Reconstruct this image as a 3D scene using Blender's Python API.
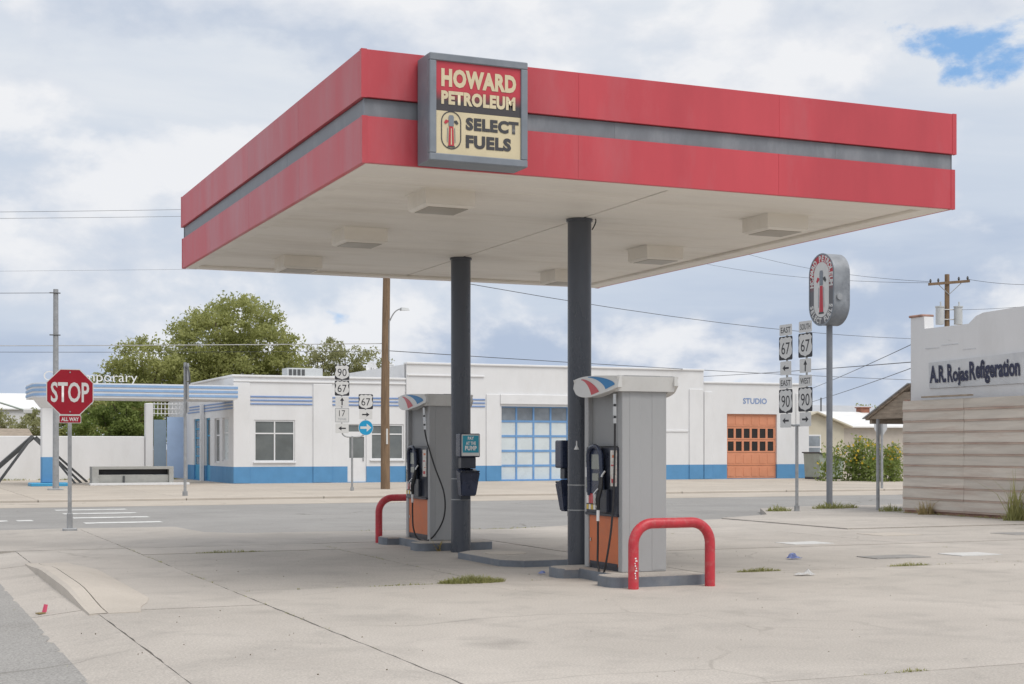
import bpy, bmesh, math, random
import numpy as np
from mathutils import Vector, Matrix
R = math.radians
random.seed(7); rng = np.random.default_rng(11)
for o in list(bpy.data.objects): bpy.data.objects.remove(o)
S = bpy.context.scene
COL = S.collection

# ------------------------------------------------------------------ camera
cam_d = bpy.data.cameras.new('camera'); cam = bpy.data.objects.new('camera', cam_d); COL.objects.link(cam)
cam.location = (0, 0, 1.6); cam.rotation_euler = (R(90), 0, R(-23.2))
cam_d.sensor_width = 36; cam_d.lens = 1480/1024*36; cam_d.shift_y = 106/1024
cam_d.clip_end = 3000; S.camera = cam

# ------------------------------------------------------------------ sky, sun, exposure
SUN_EL, SUN_AZ = 58, 158          # azimuth clockwise from +Y
W = bpy.data.worlds.new('World'); S.world = W; W.use_nodes = True
def build_world():
    nt = W.node_tree; N = nt.nodes; L = nt.links; N.clear()
    out = N.new('ShaderNodeOutputWorld'); bg = N.new('ShaderNodeBackground'); L.new(bg.outputs[0], out.inputs[0])
    bg.inputs[1].default_value = 0.1
    sky = N.new('ShaderNodeTexSky'); sky.sky_type = 'NISHITA'; sky.sun_disc = False
    sky.sun_elevation = R(SUN_EL); sky.sun_rotation = R(SUN_AZ); sky.altitude = 1400
    tc = N.new('ShaderNodeTexCoord')
    def mapping(loc, sc):
        m = N.new('ShaderNodeMapping'); m.inputs['Location'].default_value = loc; m.inputs['Scale'].default_value = sc
        L.new(tc.outputs['Generated'], m.inputs[0]); return m
    def noise(m, scale, detail, rough, dist=0.0):
        n = N.new('ShaderNodeTexNoise'); n.inputs['Scale'].default_value = scale; n.inputs['Detail'].default_value = detail
        n.inputs['Roughness'].default_value = rough; n.inputs['Distortion'].default_value = dist
        L.new(m.outputs[0], n.inputs['Vector']); return n
    def ramp(src, stops, interp='EASE'):
        r = N.new('ShaderNodeValToRGB'); r.color_ramp.interpolation = interp
        e = r.color_ramp.elements
        while len(e) < len(stops): e.new(0.5)
        for k, (p, c) in enumerate(stops): e[k].position = p; e[k].color = (*c, 1)
        L.new(src, r.inputs[0]); return r
    def math_(op, a, b=None, c=None, clamp=False):
        m = N.new('ShaderNodeMath'); m.operation = op; m.use_clamp = clamp
        for i, v in enumerate((a, b, c)):
            if v is None: continue
            if isinstance(v, (int, float)): m.inputs[i].default_value = v
            else: L.new(v, m.inputs[i])
        return m.outputs[0]
    sep = N.new('ShaderNodeSeparateXYZ'); L.new(tc.outputs['Generated'], sep.inputs[0]); z_ = math_('MAXIMUM', sep.outputs['Z'], 0.0)
    def mixc(f, a, b):
        x = N.new('ShaderNodeMix'); x.data_type = 'RGBA'
        for i, v in ((0, f), (6, a), (7, b)):
            if isinstance(v, (int, float)): x.inputs[i].default_value = v
            elif isinstance(v, tuple): x.inputs[i].default_value = (*v, 1)
            else: L.new(v, x.inputs[i])
        return x.outputs[2]
    def smooth(src, a, b):
        r = N.new('ShaderNodeMapRange'); r.interpolation_type = 'SMOOTHSTEP'; r.inputs[1].default_value = a; r.inputs[2].default_value = b; L.new(src, r.inputs[0]); return r.outputs[0]
    # high veil: blue grey low down, paler above, drawn out in soft streaks
    streak = noise(mapping((3.1, 0.4, 0.2), (1, 1, 4.5)), 2.6, 6, 0.55, 0.4)
    veil_t = math_('ADD', math_('MULTIPLY', smooth(z_, 0.0, 0.30), 0.75), math_('MULTIPLY_ADD', streak.outputs['Fac'], 1.3, -0.55))
    veil = ramp(veil_t, [(0.12, (3.3, 3.9, 4.95)), (0.45, (4.3, 4.8, 5.55)), (0.9, (5.45, 5.7, 6.05))])
    # cumulus: one field, brighter where it thins upward, grey where it thickens
    OFF = (0.3, 1.7, 0.6); SC = (1, 1, 1.7)
    c0 = noise(mapping(OFF, SC), 5.2, 11, 0.56, 0.1); c1 = noise(mapping((OFF[0], OFF[1], OFF[2]+0.07), SC), 5.2, 11, 0.56, 0.1)
    lit = math_('MULTIPLY_ADD', math_('SUBTRACT', c0.outputs['Fac'], c1.outputs['Fac']), 4.5, 0.62, clamp=True)
    ccol = mixc(lit, (3.85, 4.35, 5.2), (6.3, 6.35, 6.5))
    cov = smooth(math_('ADD', c0.outputs['Fac'], math_('MULTIPLY', z_, 0.20)), 0.47, 0.585)
    col = mixc(math_('MULTIPLY', cov, 0.88), veil.outputs[0], ccol)
    col = mixc(math_('MULTIPLY', math_('SUBTRACT', 0.05, z_, clamp=True), 12), col, (5.2, 5.45, 5.85))       # pale air at the horizon
    # openings in the cover
    gap = noise(mapping((5.2, 2.6, 1.1), (1, 1, 1.6)), 8, 9, 0.58, 0.2)
    hole = N.new('ShaderNodeVectorMath'); hole.operation = 'DISTANCE'
    hm = mapping((0, 0, 0), (1, 1, 1.9)); L.new(hm.outputs[0], hole.inputs[0])
    hd = Vector((0.394+0.303*0.919, 0.919-0.303*0.394, 0.272)).normalized(); hole.inputs[1].default_value = (hd.x, hd.y, hd.z*1.9)
    g = math_('ADD', gap.outputs['Fac'], math_('MULTIPLY', math_('SUBTRACT', 0.080, hole.outputs['Value'], clamp=True), 3.0))
    gm = smooth(g, 0.66, 0.76)
    clear = mixc(0.8, sky.outputs[0], (1.75, 3.3, 5.7))
    L.new(mixc(gm, col, clear), bg.inputs[0])
build_world()
sun_d = bpy.data.lights.new('sun', 'SUN'); sun = bpy.data.objects.new('sun', sun_d); COL.objects.link(sun)
sun_d.energy = 1.5; sun_d.angle = R(35); sun_d.color = (1.0, 0.95, 0.88)
sv = Vector((math.sin(R(SUN_AZ))*math.cos(R(SUN_EL)), math.cos(R(SUN_AZ))*math.cos(R(SUN_EL)), math.sin(R(SUN_EL))))
sun.rotation_euler = sv.to_track_quat('Z', 'Y').to_euler(); sun.location = (0, 0, 30)
S.view_settings.view_transform = 'Standard'; S.view_settings.look = 'None'
S.view_settings.exposure = 0.5; S.view_settings.gamma = 1.0
S.render.engine = 'CYCLES'

# ------------------------------------------------------------------ helpers
ORG = {}
def tag(o, label=None, cat=None, group=None, kind=None):
    if label: o['label'] = label
    if cat: o['category'] = cat
    if group: o['group'] = group
    if kind: o['kind'] = kind
    return o
def thing(name, label, cat, loc=(0, 0, 0), rz=0, group=None, kind=None):
    o = bpy.data.objects.new(name, None); COL.objects.link(o); o.empty_display_size = 0.2
    o.location = loc; o.rotation_euler = (0, 0, rz); ORG[o.name] = Vector(loc)
    return tag(o, label, cat, group, kind)
def structure(name):
    return thing(name, None, None, kind='structure')
def obj(name, bm, mat, parent=None, local=False, smooth=False, loc=None):
    """link a bmesh as one object; world coordinates unless local"""
    off = Vector((0, 0, 0))
    if parent is not None: off = ORG[parent.name]
    elif loc is not None: off = Vector(loc)
    if isinstance(bm, bpy.types.Mesh):
        me = bm
        if not local and off.length: me.transform(Matrix.Translation(-off))
    else:
        bmesh.ops.recalc_face_normals(bm, faces=bm.faces)
        if not local and off.length: bmesh.ops.translate(bm, verts=bm.verts, vec=-off)
        me = bpy.data.meshes.new(name); bm.to_mesh(me); bm.free()
    if smooth:
        for p in me.polygons: p.use_smooth = True
        if smooth != 'all':
            try: me.set_sharp_from_angle(angle=R(35))
            except Exception: pass
    if mat is not None: me.materials.append(mat)
    o = bpy.data.objects.new(name, me); COL.objects.link(o)
    if parent is not None: o.parent = parent
    else: o.location = off
    ORG[o.name] = off
    return o
def copy_tree(o, parent=None):
    c = o.copy(); COL.objects.link(c); c.parent = parent; ORG[c.name] = ORG[o.name].copy()
    for ch in list(o.children): copy_tree(ch, c)
    return c
def B(): return bmesh.new()
def box(bm, x0, x1, y0, y1, z0, z1, bev=0.0, seg=1):
    vs = [bm.verts.new((x, y, z)) for z in (z0, z1) for y in (y0, y1) for x in (x0, x1)]
    fs = [bm.faces.new([vs[i] for i in f]) for f in ((0, 2, 3, 1), (4, 5, 7, 6), (0, 1, 5, 4), (2, 6, 7, 3), (0, 4, 6, 2), (1, 3, 7, 5))]
    if bev:
        es = list({e for f in fs for e in f.edges})
        bmesh.ops.bevel(bm, geom=es, offset=bev, segments=seg, affect='EDGES', profile=0.5)
    return bm
def hexa(bm, pts):
    """eight corners, bottom ring then top ring"""
    vs = [bm.verts.new(p) for p in pts]
    for f in ((3, 2, 1, 0), (4, 5, 6, 7), (0, 1, 5, 4), (1, 2, 6, 5), (2, 3, 7, 6), (3, 0, 4, 7)): bm.faces.new([vs[i] for i in f])
    return bm
def prism(bm, poly, vec, tri=True):
    """polygon of 3d points swept along vec"""
    v = Vector(vec); a = [bm.verts.new(p) for p in poly]; b = [bm.verts.new(Vector(p)+v) for p in poly]
    n = len(poly); fs = [bm.faces.new(a), bm.faces.new(list(reversed(b)))]
    for i in range(n): bm.faces.new((a[i], b[i], b[(i+1) % n], a[(i+1) % n]))
    for f in fs: f.normal_update()
    if tri and n > 4: bmesh.ops.triangulate(bm, faces=fs, ngon_method='EAR_CLIP')
    return bm
def sheet(bm, poly):
    f = bm.faces.new([bm.verts.new(p) for p in poly])
    f.normal_update()
    if len(poly) > 4: bmesh.ops.triangulate(bm, faces=[f], ngon_method='EAR_CLIP')
    return bm
def tube(bm, pts, r, seg=10, cap=True):
    pts = [Vector(p) for p in pts]; n = len(pts)
    rs = r if isinstance(r, (list, tuple)) else [r]*n
    t0 = (pts[1]-pts[0]).normalized(); ref = Vector((0, 0, 1)) if abs(t0.z) < 0.9 else Vector((1, 0, 0))
    u = t0.cross(ref).normalized(); rings = []
    for i, p in enumerate(pts):
        t = (pts[min(i+1, n-1)]-pts[max(i-1, 0)]).normalized()
        u = (u - t*u.dot(t)).normalized(); w = t.cross(u)
        rings.append([bm.verts.new(p + (u*math.cos(a)+w*math.sin(a))*rs[i]) for a in [2*math.pi*k/seg for k in range(seg)]])
    for i in range(n-1):
        for k in range(seg): bm.faces.new((rings[i][k], rings[i][(k+1) % seg], rings[i+1][(k+1) % seg], rings[i+1][k]))
    if cap: bm.faces.new(rings[0]); bm.faces.new(list(reversed(rings[-1])))
    return bm
def bez(p0, p1, p2, p3, n=10):
    p0, p1, p2, p3 = map(Vector, (p0, p1, p2, p3))
    return [(1-t)**3*p0+3*(1-t)**2*t*p1+3*(1-t)*t*t*p2+t**3*p3 for t in [i/n for i in range(n+1)]]
def text_mesh(s, bold=0.0, shear=0.0, res=3):
    cu = bpy.data.curves.new('t', 'FONT'); cu.body = s; cu.space_character = 1.09 if bold > .04 else 1.0; cu.offset = bold; cu.resolution_u = res; cu.shear = shear
    o = bpy.data.objects.new('t', cu); COL.objects.link(o)
    dg = bpy.context.evaluated_depsgraph_get()
    me = bpy.data.meshes.new_from_object(o.evaluated_get(dg)); bpy.data.objects.remove(o); bpy.data.curves.remove(cu)
    return me
def lettering(s, mat, parent, c, right, up, w, h, bold=0.02, local=False, name='lettering', shear=0.0):
    me = text_mesh(s, bold, shear); n = len(me.vertices)
    co = np.zeros(n*3); me.vertices.foreach_get('co', co); co = co.reshape(-1, 3)
    mn, mx = co.min(0), co.max(0); u = ((co[:, 0]-mn[0])/(mx[0]-mn[0])-.5)*w; v = ((co[:, 1]-mn[1])/(mx[1]-mn[1])-.5)*h
    P = np.array(c)[None]+u[:, None]*np.array(right)[None]+v[:, None]*np.array(up)[None]
    me.vertices.foreach_set('co', P.ravel()); me.materials.clear()
    return obj(name, me, mat, parent, local)
XP, YP, ZP = (1, 0, 0), (0, 1, 0), (0, 0, 1); XN, YN = (-1, 0, 0), (0, -1, 0)

# ------------------------------------------------------------------ materials
def mat(name, col, rough=0.6, var=0.12, scale=2.0, metal=0.0, bump=0.0, bscale=60, dirt=None, dirt_amt=0.5, dscale=1.2, stretch=(1, 1, 1), spec=0.5, coat=0.0, rand=0.0):
    m = bpy.data.materials.new(name); m.use_nodes = True; nt = m.node_tree; N, L = nt.nodes, nt.links
    bs = N['Principled BSDF']; bs.inputs['Roughness'].default_value = rough; bs.inputs['Metallic'].default_value = metal
    bs.inputs['Specular IOR Level'].default_value = spec; bs.inputs['Coat Weight'].default_value = coat
    ge = N.new('ShaderNodeNewGeometry'); mp = N.new('ShaderNodeMapping'); mp.inputs['Scale'].default_value = stretch
    L.new(ge.outputs['Position'], mp.inputs[0])
    n1 = N.new('ShaderNodeTexNoise'); n1.inputs['Scale'].default_value = scale; n1.inputs['Detail'].default_value = 6; n1.inputs['Roughness'].default_value = 0.6
    L.new(mp.outputs[0], n1.inputs['Vector'])
    mr = N.new('ShaderNodeMapRange'); mr.inputs[1].default_value = 0.3; mr.inputs[2].default_value = 0.7
    mr.inputs[3].default_value = 1-var; mr.inputs[4].default_value = 1+var; L.new(n1.outputs['Fac'], mr.inputs[0])
    mx = N.new('ShaderNodeVectorMath'); mx.operation = 'SCALE'; mx.inputs[0].default_value = col; L.new(mr.outputs[0], mx.inputs['Scale'])
    cur = mx.outputs[0]
    if rand:
        oi = N.new('ShaderNodeObjectInfo'); r2 = N.new('ShaderNodeMapRange'); r2.inputs[3].default_value = 1-rand; r2.inputs[4].default_value = 1+rand
        L.new(oi.outputs['Random'], r2.inputs[0]); m2 = N.new('ShaderNodeVectorMath'); m2.operation = 'SCALE'
        L.new(cur, m2.inputs[0]); L.new(r2.outputs[0], m2.inputs['Scale']); cur = m2.outputs[0]
    if dirt is not None:
        n2 = N.new('ShaderNodeTexNoise'); n2.inputs['Scale'].default_value = dscale; n2.inputs['Detail'].default_value = 9; n2.inputs['Roughness'].default_value = 0.68
        L.new(mp.outputs[0], n2.inputs['Vector'])
        rr = N.new('ShaderNodeMapRange'); rr.inputs[1].default_value = 0.5; rr.inputs[2].default_value = 0.72; rr.inputs[4].default_value = dirt_amt
        L.new(n2.outputs['Fac'], rr.inputs[0])
        mm = N.new('ShaderNodeMix'); mm.data_type = 'RGBA'; L.new(rr.outputs[0], mm.inputs[0]); L.new(cur, mm.inputs[6]); mm.inputs[7].default_value = (*dirt, 1)
        cur = mm.outputs[2]
    L.new(cur, bs.inputs['Base Color'])
    rv = N.new('ShaderNodeMapRange'); rv.inputs[1].default_value = 0.3; rv.inputs[2].default_value = 0.7
    rv.inputs[3].default_value = max(0.03, rough-0.1); rv.inputs[4].default_value = min(1, rough+0.1); L.new(n1.outputs['Fac'], rv.inputs[0]); L.new(rv.outputs[0], bs.inputs['Roughness'])
    if bump:
        n3 = N.new('ShaderNodeTexNoise'); n3.inputs['Scale'].default_value = bscale; n3.inputs['Detail'].default_value = 4; L.new(mp.outputs[0], n3.inputs['Vector'])
        bp = N.new('ShaderNodeBump'); bp.inputs['Strength'].default_value = bump; bp.inputs['Distance'].default_value = 0.01
        L.new(n3.outputs['Fac'], bp.inputs['Height']); L.new(bp.outputs[0], bs.inputs['Normal'])
    return m
def ground_mat(name, col, stain, stain_amt=0.4, crack=0.0, speck=0.1, rough=0.9, rand=0.04, warm=None):
    m = bpy.data.materials.new(name); m.use_nodes = True; nt = m.node_tree; N, L = nt.nodes, nt.links
    bs = N['Principled BSDF']; bs.inputs['Roughness'].default_value = rough; bs.inputs['Specular IOR Level'].default_value = 0.25
    ge = N.new('ShaderNodeNewGeometry'); pos = ge.outputs['Position']
    def noise(sc, det, ro, dist=0):
        n = N.new('ShaderNodeTexNoise'); n.inputs['Scale'].default_value = sc; n.inputs['Detail'].default_value = det
        n.inputs['Roughness'].default_value = ro; n.inputs['Distortion'].default_value = dist; L.new(pos, n.inputs['Vector']); return n.outputs['Fac']
    def rng_(src, a, b, c, d):
        r = N.new('ShaderNodeMapRange'); 
        for i, v in enumerate((a, b, c, d)): r.inputs[i+1].default_value = v
        L.new(src, r.inputs[0]); return r.outputs[0]
    def mixc(f, a, b):
        x = N.new('ShaderNodeMix'); x.data_type = 'RGBA'; L.new(f, x.inputs[0])
        for i, v in ((6, a), (7, b)):
            if isinstance(v, tuple): x.inputs[i].default_value = (*v, 1)
            else: L.new(v, x.inputs[i])
        return x.outputs[2]
    cur = mixc(rng_(noise(0.35, 5, 0.6, 0.6), 0.35, 0.65, 0, 1), tuple(v*0.93 for v in col), tuple(min(1, v*1.07) for v in (warm or col)))
    cur = mixc(rng_(noise(1.1, 9, 0.7, 0.4), 0.5, 0.75, 0, stain_amt), cur, stain)
    cur = mixc(rng_(noise(0.16, 6, 0.62, 1.2), 0.52, 0.66, 0, stain_amt*0.6), cur, stain)
    # small dark spots (gum, oil drips) and aggregate speckle
    vo = N.new('ShaderNodeTexVoronoi'); vo.inputs['Scale'].default_value = 1.1; L.new(pos, vo.inputs['Vector'])
    cur = mixc(rng_(vo.outputs['Distance'], 0.030, 0.015, 0, 0.45), cur, tuple(v*0.35 for v in stain))
    ob = N.new('ShaderNodeTexVoronoi'); ob.inputs['Scale'].default_value = 0.55; ob.inputs['Randomness'].default_value = 1
    dv = N.new('ShaderNodeVectorMath'); dv.operation = 'ADD'; dn = N.new('ShaderNodeTexNoise'); dn.inputs['Scale'].default_value = 3; dn.inputs['Detail'].default_value = 6; L.new(pos, dn.inputs['Vector'])
    dsc = N.new('ShaderNodeVectorMath'); dsc.operation = 'SCALE'; dsc.inputs['Scale'].default_value = 0.35; L.new(dn.outputs['Color'], dsc.inputs[0]); L.new(pos, dv.inputs[0]); L.new(dsc.outputs[0], dv.inputs[1]); L.new(dv.outputs[0], ob.inputs['Vector'])
    om = N.new('ShaderNodeMath'); om.operation = 'MULTIPLY'; L.new(rng_(ob.outputs['Distance'], 0.20, 0.03, 0, stain_amt*0.7), om.inputs[0]); L.new(rng_(noise(0.3, 2, 0.5), 0.5, 0.62, 0, 1), om.inputs[1])
    cur = mixc(om.outputs[0], cur, tuple(v*0.6 for v in stain))
    sp = N.new('ShaderNodeVectorMath'); sp.operation = 'SCALE'; L.new(cur, sp.inputs[0])
    L.new(rng_(noise(55, 3, 0.7), 0.3, 0.7, 1-speck, 1+speck), sp.inputs['Scale']); cur = sp.outputs[0]
    if crack:
        wv = N.new('ShaderNodeTexVoronoi'); wv.feature = 'DISTANCE_TO_EDGE'; wv.inputs['Scale'].default_value = 0.28
        ds = N.new('ShaderNodeVectorMath'); ds.operation = 'ADD'; nn = N.new('ShaderNodeTexNoise'); nn.inputs['Scale'].default_value = 0.6; nn.inputs['Detail'].default_value = 3
        L.new(pos, nn.inputs['Vector']); sc = N.new('ShaderNodeVectorMath'); sc.operation = 'SCALE'; sc.inputs['Scale'].default_value = 0.9; L.new(nn.outputs['Color'], sc.inputs[0])
        L.new(pos, ds.inputs[0]); L.new(sc.outputs[0], ds.inputs[1]); L.new(ds.outputs[0], wv.inputs['Vector'])
        cm = N.new('ShaderNodeMath'); cm.operation = 'MULTIPLY'
        L.new(rng_(wv.outputs['Distance'], 0.006, 0.002, 0, crack), cm.inputs[0]); L.new(rng_(noise(0.25, 3, 0.5), 0.48, 0.6, 0, 1), cm.inputs[1])
        cur = mixc(cm.outputs[0], cur, (0.09, 0.08, 0.06))
    oi = N.new('ShaderNodeObjectInfo'); m2 = N.new('ShaderNodeVectorMath'); m2.operation = 'SCALE'
    L.new(cur, m2.inputs[0]); L.new(rng_(oi.outputs['Random'], 0, 1, 1-rand, 1+rand), m2.inputs['Scale'])
    L.new(m2.outputs[0], bs.inputs['Base Color'])
    bp = N.new('ShaderNodeBump'); bp.inputs['Strength'].default_value = 0.35; bp.inputs['Distance'].default_value = 0.006
    L.new(noise(40, 6, 0.7), bp.inputs['Height']); L.new(bp.outputs[0], bs.inputs['Normal'])
    return m
def leaf_mat(name, c1, c2, trans=0.35):
    m = bpy.data.materials.new(name); m.use_nodes = True; nt = m.node_tree; N, L = nt.nodes, nt.links
    bs = N['Principled BSDF']; out = N['Material Output']; bs.inputs['Roughness'].default_value = 0.6; bs.inputs['Specular IOR Level'].default_value = 0.3
    ge = N.new('ShaderNodeNewGeometry'); mx = N.new('ShaderNodeMix'); mx.data_type = 'RGBA'
    nz = N.new('ShaderNodeTexNoise'); nz.inputs['Scale'].default_value = 0.6; nz.inputs['Detail'].default_value = 3; L.new(ge.outputs['Position'], nz.inputs['Vector'])
    ad = N.new('ShaderNodeMath'); ad.operation = 'MULTIPLY_ADD'; ad.inputs[1].default_value = 0.6; L.new(ge.outputs['Random Per Island'], ad.inputs[0])
    sb = N.new('ShaderNodeMath'); sb.operation = 'MULTIPLY_ADD'; sb.inputs[1].default_value = 1.6; sb.inputs[2].default_value = -0.6; L.new(nz.outputs['Fac'], sb.inputs[0])
    L.new(sb.outputs[0], ad.inputs[2]); L.new(ad.outputs[0], mx.inputs[0])
    mx.inputs[6].default_value = (*c1, 1); mx.inputs[7].default_value = (*c2, 1); L.new(mx.outputs[2], bs.inputs['Base Color'])
    tr = N.new('ShaderNodeBsdfTranslucent'); L.new(mx.outputs[2], tr.inputs['Color'])
    ms = N.new('ShaderNodeMixShader'); ms.inputs[0].default_value = trans; L.new(bs.outputs[0], ms.inputs[1]); L.new(tr.outputs[0], ms.inputs[2]); L.new(ms.outputs[0], out.inputs[0])
    return m
def band_mat(name, low, high, zsplit, rough=0.75, dirt=(0.5, 0.48, 0.44), lowdirt=0.25):
    """wall painted in two colours with a straight edge at height zsplit"""
    m = mat(name, high, rough, 0.03, 1.5, bump=0.15, bscale=25, dirt=dirt, dirt_amt=lowdirt, dscale=0.5, stretch=(1, 1, 0.45))
    nt = m.node_tree; N, L = nt.nodes, nt.links; bs = N['Principled BSDF']; src = bs.inputs['Base Color'].links[0].from_socket
    ge = N.new('ShaderNodeNewGeometry'); sx = N.new('ShaderNodeSeparateXYZ'); L.new(ge.outputs['Position'], sx.inputs[0])
    lt = N.new('ShaderNodeMath'); lt.operation = 'LESS_THAN'; lt.inputs[1].default_value = zsplit; L.new(sx.outputs['Z'], lt.inputs[0])
    mx = N.new('ShaderNodeMix'); mx.data_type = 'RGBA'; L.new(lt.outputs[0], mx.inputs[0]); L.new(src, mx.inputs[6])
    n = N.new('ShaderNodeTexNoise'); n.inputs['Scale'].default_value = 2; n.inputs['Detail'].default_value = 6; L.new(ge.outputs['Position'], n.inputs['Vector'])
    m2 = N.new('ShaderNodeMix'); m2.data_type = 'RGBA'; L.new(n.outputs['Fac'], m2.inputs[0]); m2.inputs[6].default_value = (*[v*0.85 for v in low], 1); m2.inputs[7].default_value = (*[min(1, v*1.15) for v in low], 1)
    L.new(m2.outputs[2], mx.inputs[7]); L.new(mx.outputs[2], bs.inputs['Base Color'])
    return m
M = {}
M['concrete'] = ground_mat('concrete', (0.45, 0.415, 0.375), (0.29, 0.27, 0.248), 0.6, crack=0.22, speck=0.22, rand=0.05, warm=(0.455, 0.42, 0.38))
M['concrete_new'] = ground_mat('concrete_new', (0.50, 0.455, 0.40), (0.40, 0.36, 0.31), 0.3, rand=0.03)
M['sidewalk'] = ground_mat('sidewalk', (0.47, 0.42, 0.36), (0.36, 0.30, 0.25), 0.35, crack=0.4)
M['asphalt'] = ground_mat('asphalt', (0.315, 0.305, 0.292), (0.235, 0.228, 0.22), 0.5, crack=0.5, speck=0.2)
M['asphalt_old'] = ground_mat('asphalt_old', (0.32, 0.31, 0.295), (0.22, 0.21, 0.195), 0.7, crack=0.3, speck=0.35)
M['soil'] = ground_mat('soil', (0.20, 0.17, 0.12), (0.10, 0.10, 0.05), 0.6, speck=0.3)
M['joint'] = ground_mat('joint_dirt', (0.21, 0.185, 0.14), (0.13, 0.13, 0.075), 0.7, speck=0.3)
M['road_paint'] = mat('road_paint', (0.68, 0.68, 0.66), 0.8, 0.12, 4, dirt=(0.3, 0.295, 0.285), dirt_amt=0.95, dscale=3.5)
M['worn_paint'] = mat('worn_white_patch', (0.60, 0.60, 0.585), 0.85, 0.1, 4, dirt=(0.42, 0.40, 0.37), dirt_amt=0.7, dscale=4)
M['red'] = mat('red_fascia', (0.52, 0.062, 0.08), 0.40, 0.12, 1.2, dirt=(0.48, 0.16, 0.18), dirt_amt=0.4, dscale=1.4, stretch=(1, 1, 0.25), rand=0.05, bump=0.6, bscale=1.1)
M['band_grey'] = mat('band_grey', (0.20, 0.215, 0.24), 0.5, 0.2, 3, dirt=(0.3, 0.31, 0.33), dirt_amt=0.4, dscale=3, stretch=(1, 1, 0.4))
M['soffit'] = mat('soffit_cream', (0.82, 0.785, 0.725), 0.6, 0.035, 0.9, dirt=(0.60, 0.55, 0.48), dirt_amt=0.6, dscale=0.7, stretch=(0.4, 1.6, 1), bump=0.1, bscale=8)
M['column'] = mat('column_paint', (0.07, 0.078, 0.096), 0.3, 0.18, 2.5, dirt=(0.10, 0.11, 0.13), dirt_amt=0.35, dscale=2, stretch=(1, 1, 0.3))
M['pole_grey'] = mat('pole_grey', (0.19, 0.20, 0.22), 0.5, 0.12, 4)
M['island_edge'] = mat('island_edge_paint', (0.16, 0.18, 0.21), 0.6, 0.2, 4, dirt=(0.24, 0.24, 0.24), dirt_amt=0.7, dscale=5)
M['frame_grey'] = mat('cabinet_grey', (0.20, 0.225, 0.26), 0.5, 0.12, 3, dirt=(0.33, 0.35, 0.37), dirt_amt=0.35, dscale=4)
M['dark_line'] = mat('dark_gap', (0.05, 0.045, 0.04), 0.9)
M['cream'] = mat('sign_cream', (0.66, 0.57, 0.38), 0.45, 0.06, 4)
M['sign_dark'] = mat('sign_dark', (0.055, 0.055, 0.06), 0.5, 0.1, 4)
M['sign_red'] = mat('sign_red', (0.50, 0.04, 0.06), 0.5, 0.1, 4)
M['pump_grey'] = mat('pump_grey', (0.37, 0.375, 0.38), 0.42, 0.06, 2.5, dirt=(0.27, 0.27, 0.265), dirt_amt=0.35, dscale=2.5, stretch=(1, 1, 0.35))
M['pump_grey_dark'] = mat('pump_recess', (0.27, 0.275, 0.28), 0.5, 0.08, 3)
M['pump_white'] = mat('pump_header_white', (0.66, 0.66, 0.645), 0.4, 0.06, 3, dirt=(0.45, 0.43, 0.39), dirt_amt=0.35, dscale=6)
M['pump_dark'] = mat('pump_control_dark', (0.025, 0.03, 0.045), 0.35, 0.3, 6)
M['pump_navy'] = mat('pump_navy', (0.03, 0.04, 0.075), 0.28, 0.3, 6)
M['orange'] = mat('pump_orange', (0.60, 0.165, 0.06), 0.5, 0.08, 3, dirt=(0.40, 0.15, 0.08), dirt_amt=0.4, dscale=4)
M['black_rubber'] = mat('black_rubber', (0.018, 0.018, 0.02), 0.5, 0.2, 8)
M['chrome'] = mat('fitting_metal', (0.55, 0.55, 0.54), 0.3, 0.1, 8, metal=0.8)
M['guard_red'] = mat('guard_red', (0.50, 0.035, 0.05), 0.42, 0.16, 5, dirt=(0.46, 0.16, 0.15), dirt_amt=0.7, dscale=11, bump=0.2, bscale=30)
M['logo_red'] = mat('logo_red', (0.52, 0.07, 0.08), 0.4, 0.05); M['logo_blue'] = mat('logo_blue', (0.03, 0.20, 0.45), 0.4, 0.05)
M['teal'] = mat('teal_print', (0.02, 0.30, 0.42), 0.45, 0.08, 8)
M['white'] = mat('white_paint', (0.78, 0.78, 0.77), 0.5, 0.05, 4)
M['yellow'] = mat('yellow_print', (0.65, 0.45, 0.06), 0.5); M['black'] = mat('black_print', (0.02, 0.02, 0.025), 0.5)
M['screen'] = mat('lcd_grey', (0.22, 0.24, 0.22), 0.15, 0.15, 10)
M['card'] = mat('instruction_card', (0.66, 0.64, 0.6), 0.5, 0.2, 30, dirt=(0.5, 0.2, 0.1), dirt_amt=0.8, dscale=22)
M['galv'] = mat('galvanised', (0.34, 0.35, 0.36), 0.45, 0.15, 6, metal=0.35, dirt=(0.22, 0.21, 0.2), dirt_amt=0.4, dscale=5)
M['sign_white'] = mat('sheet_sign_white', (0.60, 0.60, 0.59), 0.4, 0.05, 6); M['sign_back'] = mat('sign_back', (0.50, 0.51, 0.52), 0.4, 0.1, 5, metal=0.15)
M['stop_red'] = mat('stop_red', (0.30, 0.004, 0.018), 0.35, 0.06, 5); M['arrow_blue'] = mat('arrow_blue', (0.01, 0.28, 0.52), 0.35, 0.05)
M['wall_white'] = band_mat('wall_white_blue', (0.10, 0.275, 0.50), (0.72, 0.725, 0.735), 0.75)
M['stucco'] = mat('white_stucco', (0.71, 0.71, 0.715), 0.8, 0.03, 1.2, bump=0.3, bscale=18, dirt=(0.55, 0.54, 0.52), dirt_amt=0.35, dscale=0.8, stretch=(1, 1, 0.4))
M['trim_white'] = mat('trim_white', (0.73, 0.735, 0.745), 0.55, 0.03, 3)
M['stripe_blue'] = mat('stripe_blue', (0.20, 0.30, 0.53), 0.6, 0.08, 3)
M['canopy_blue'] = mat('canopy_blue', (0.25, 0.40, 0.63), 0.55, 0.1, 2)
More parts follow.
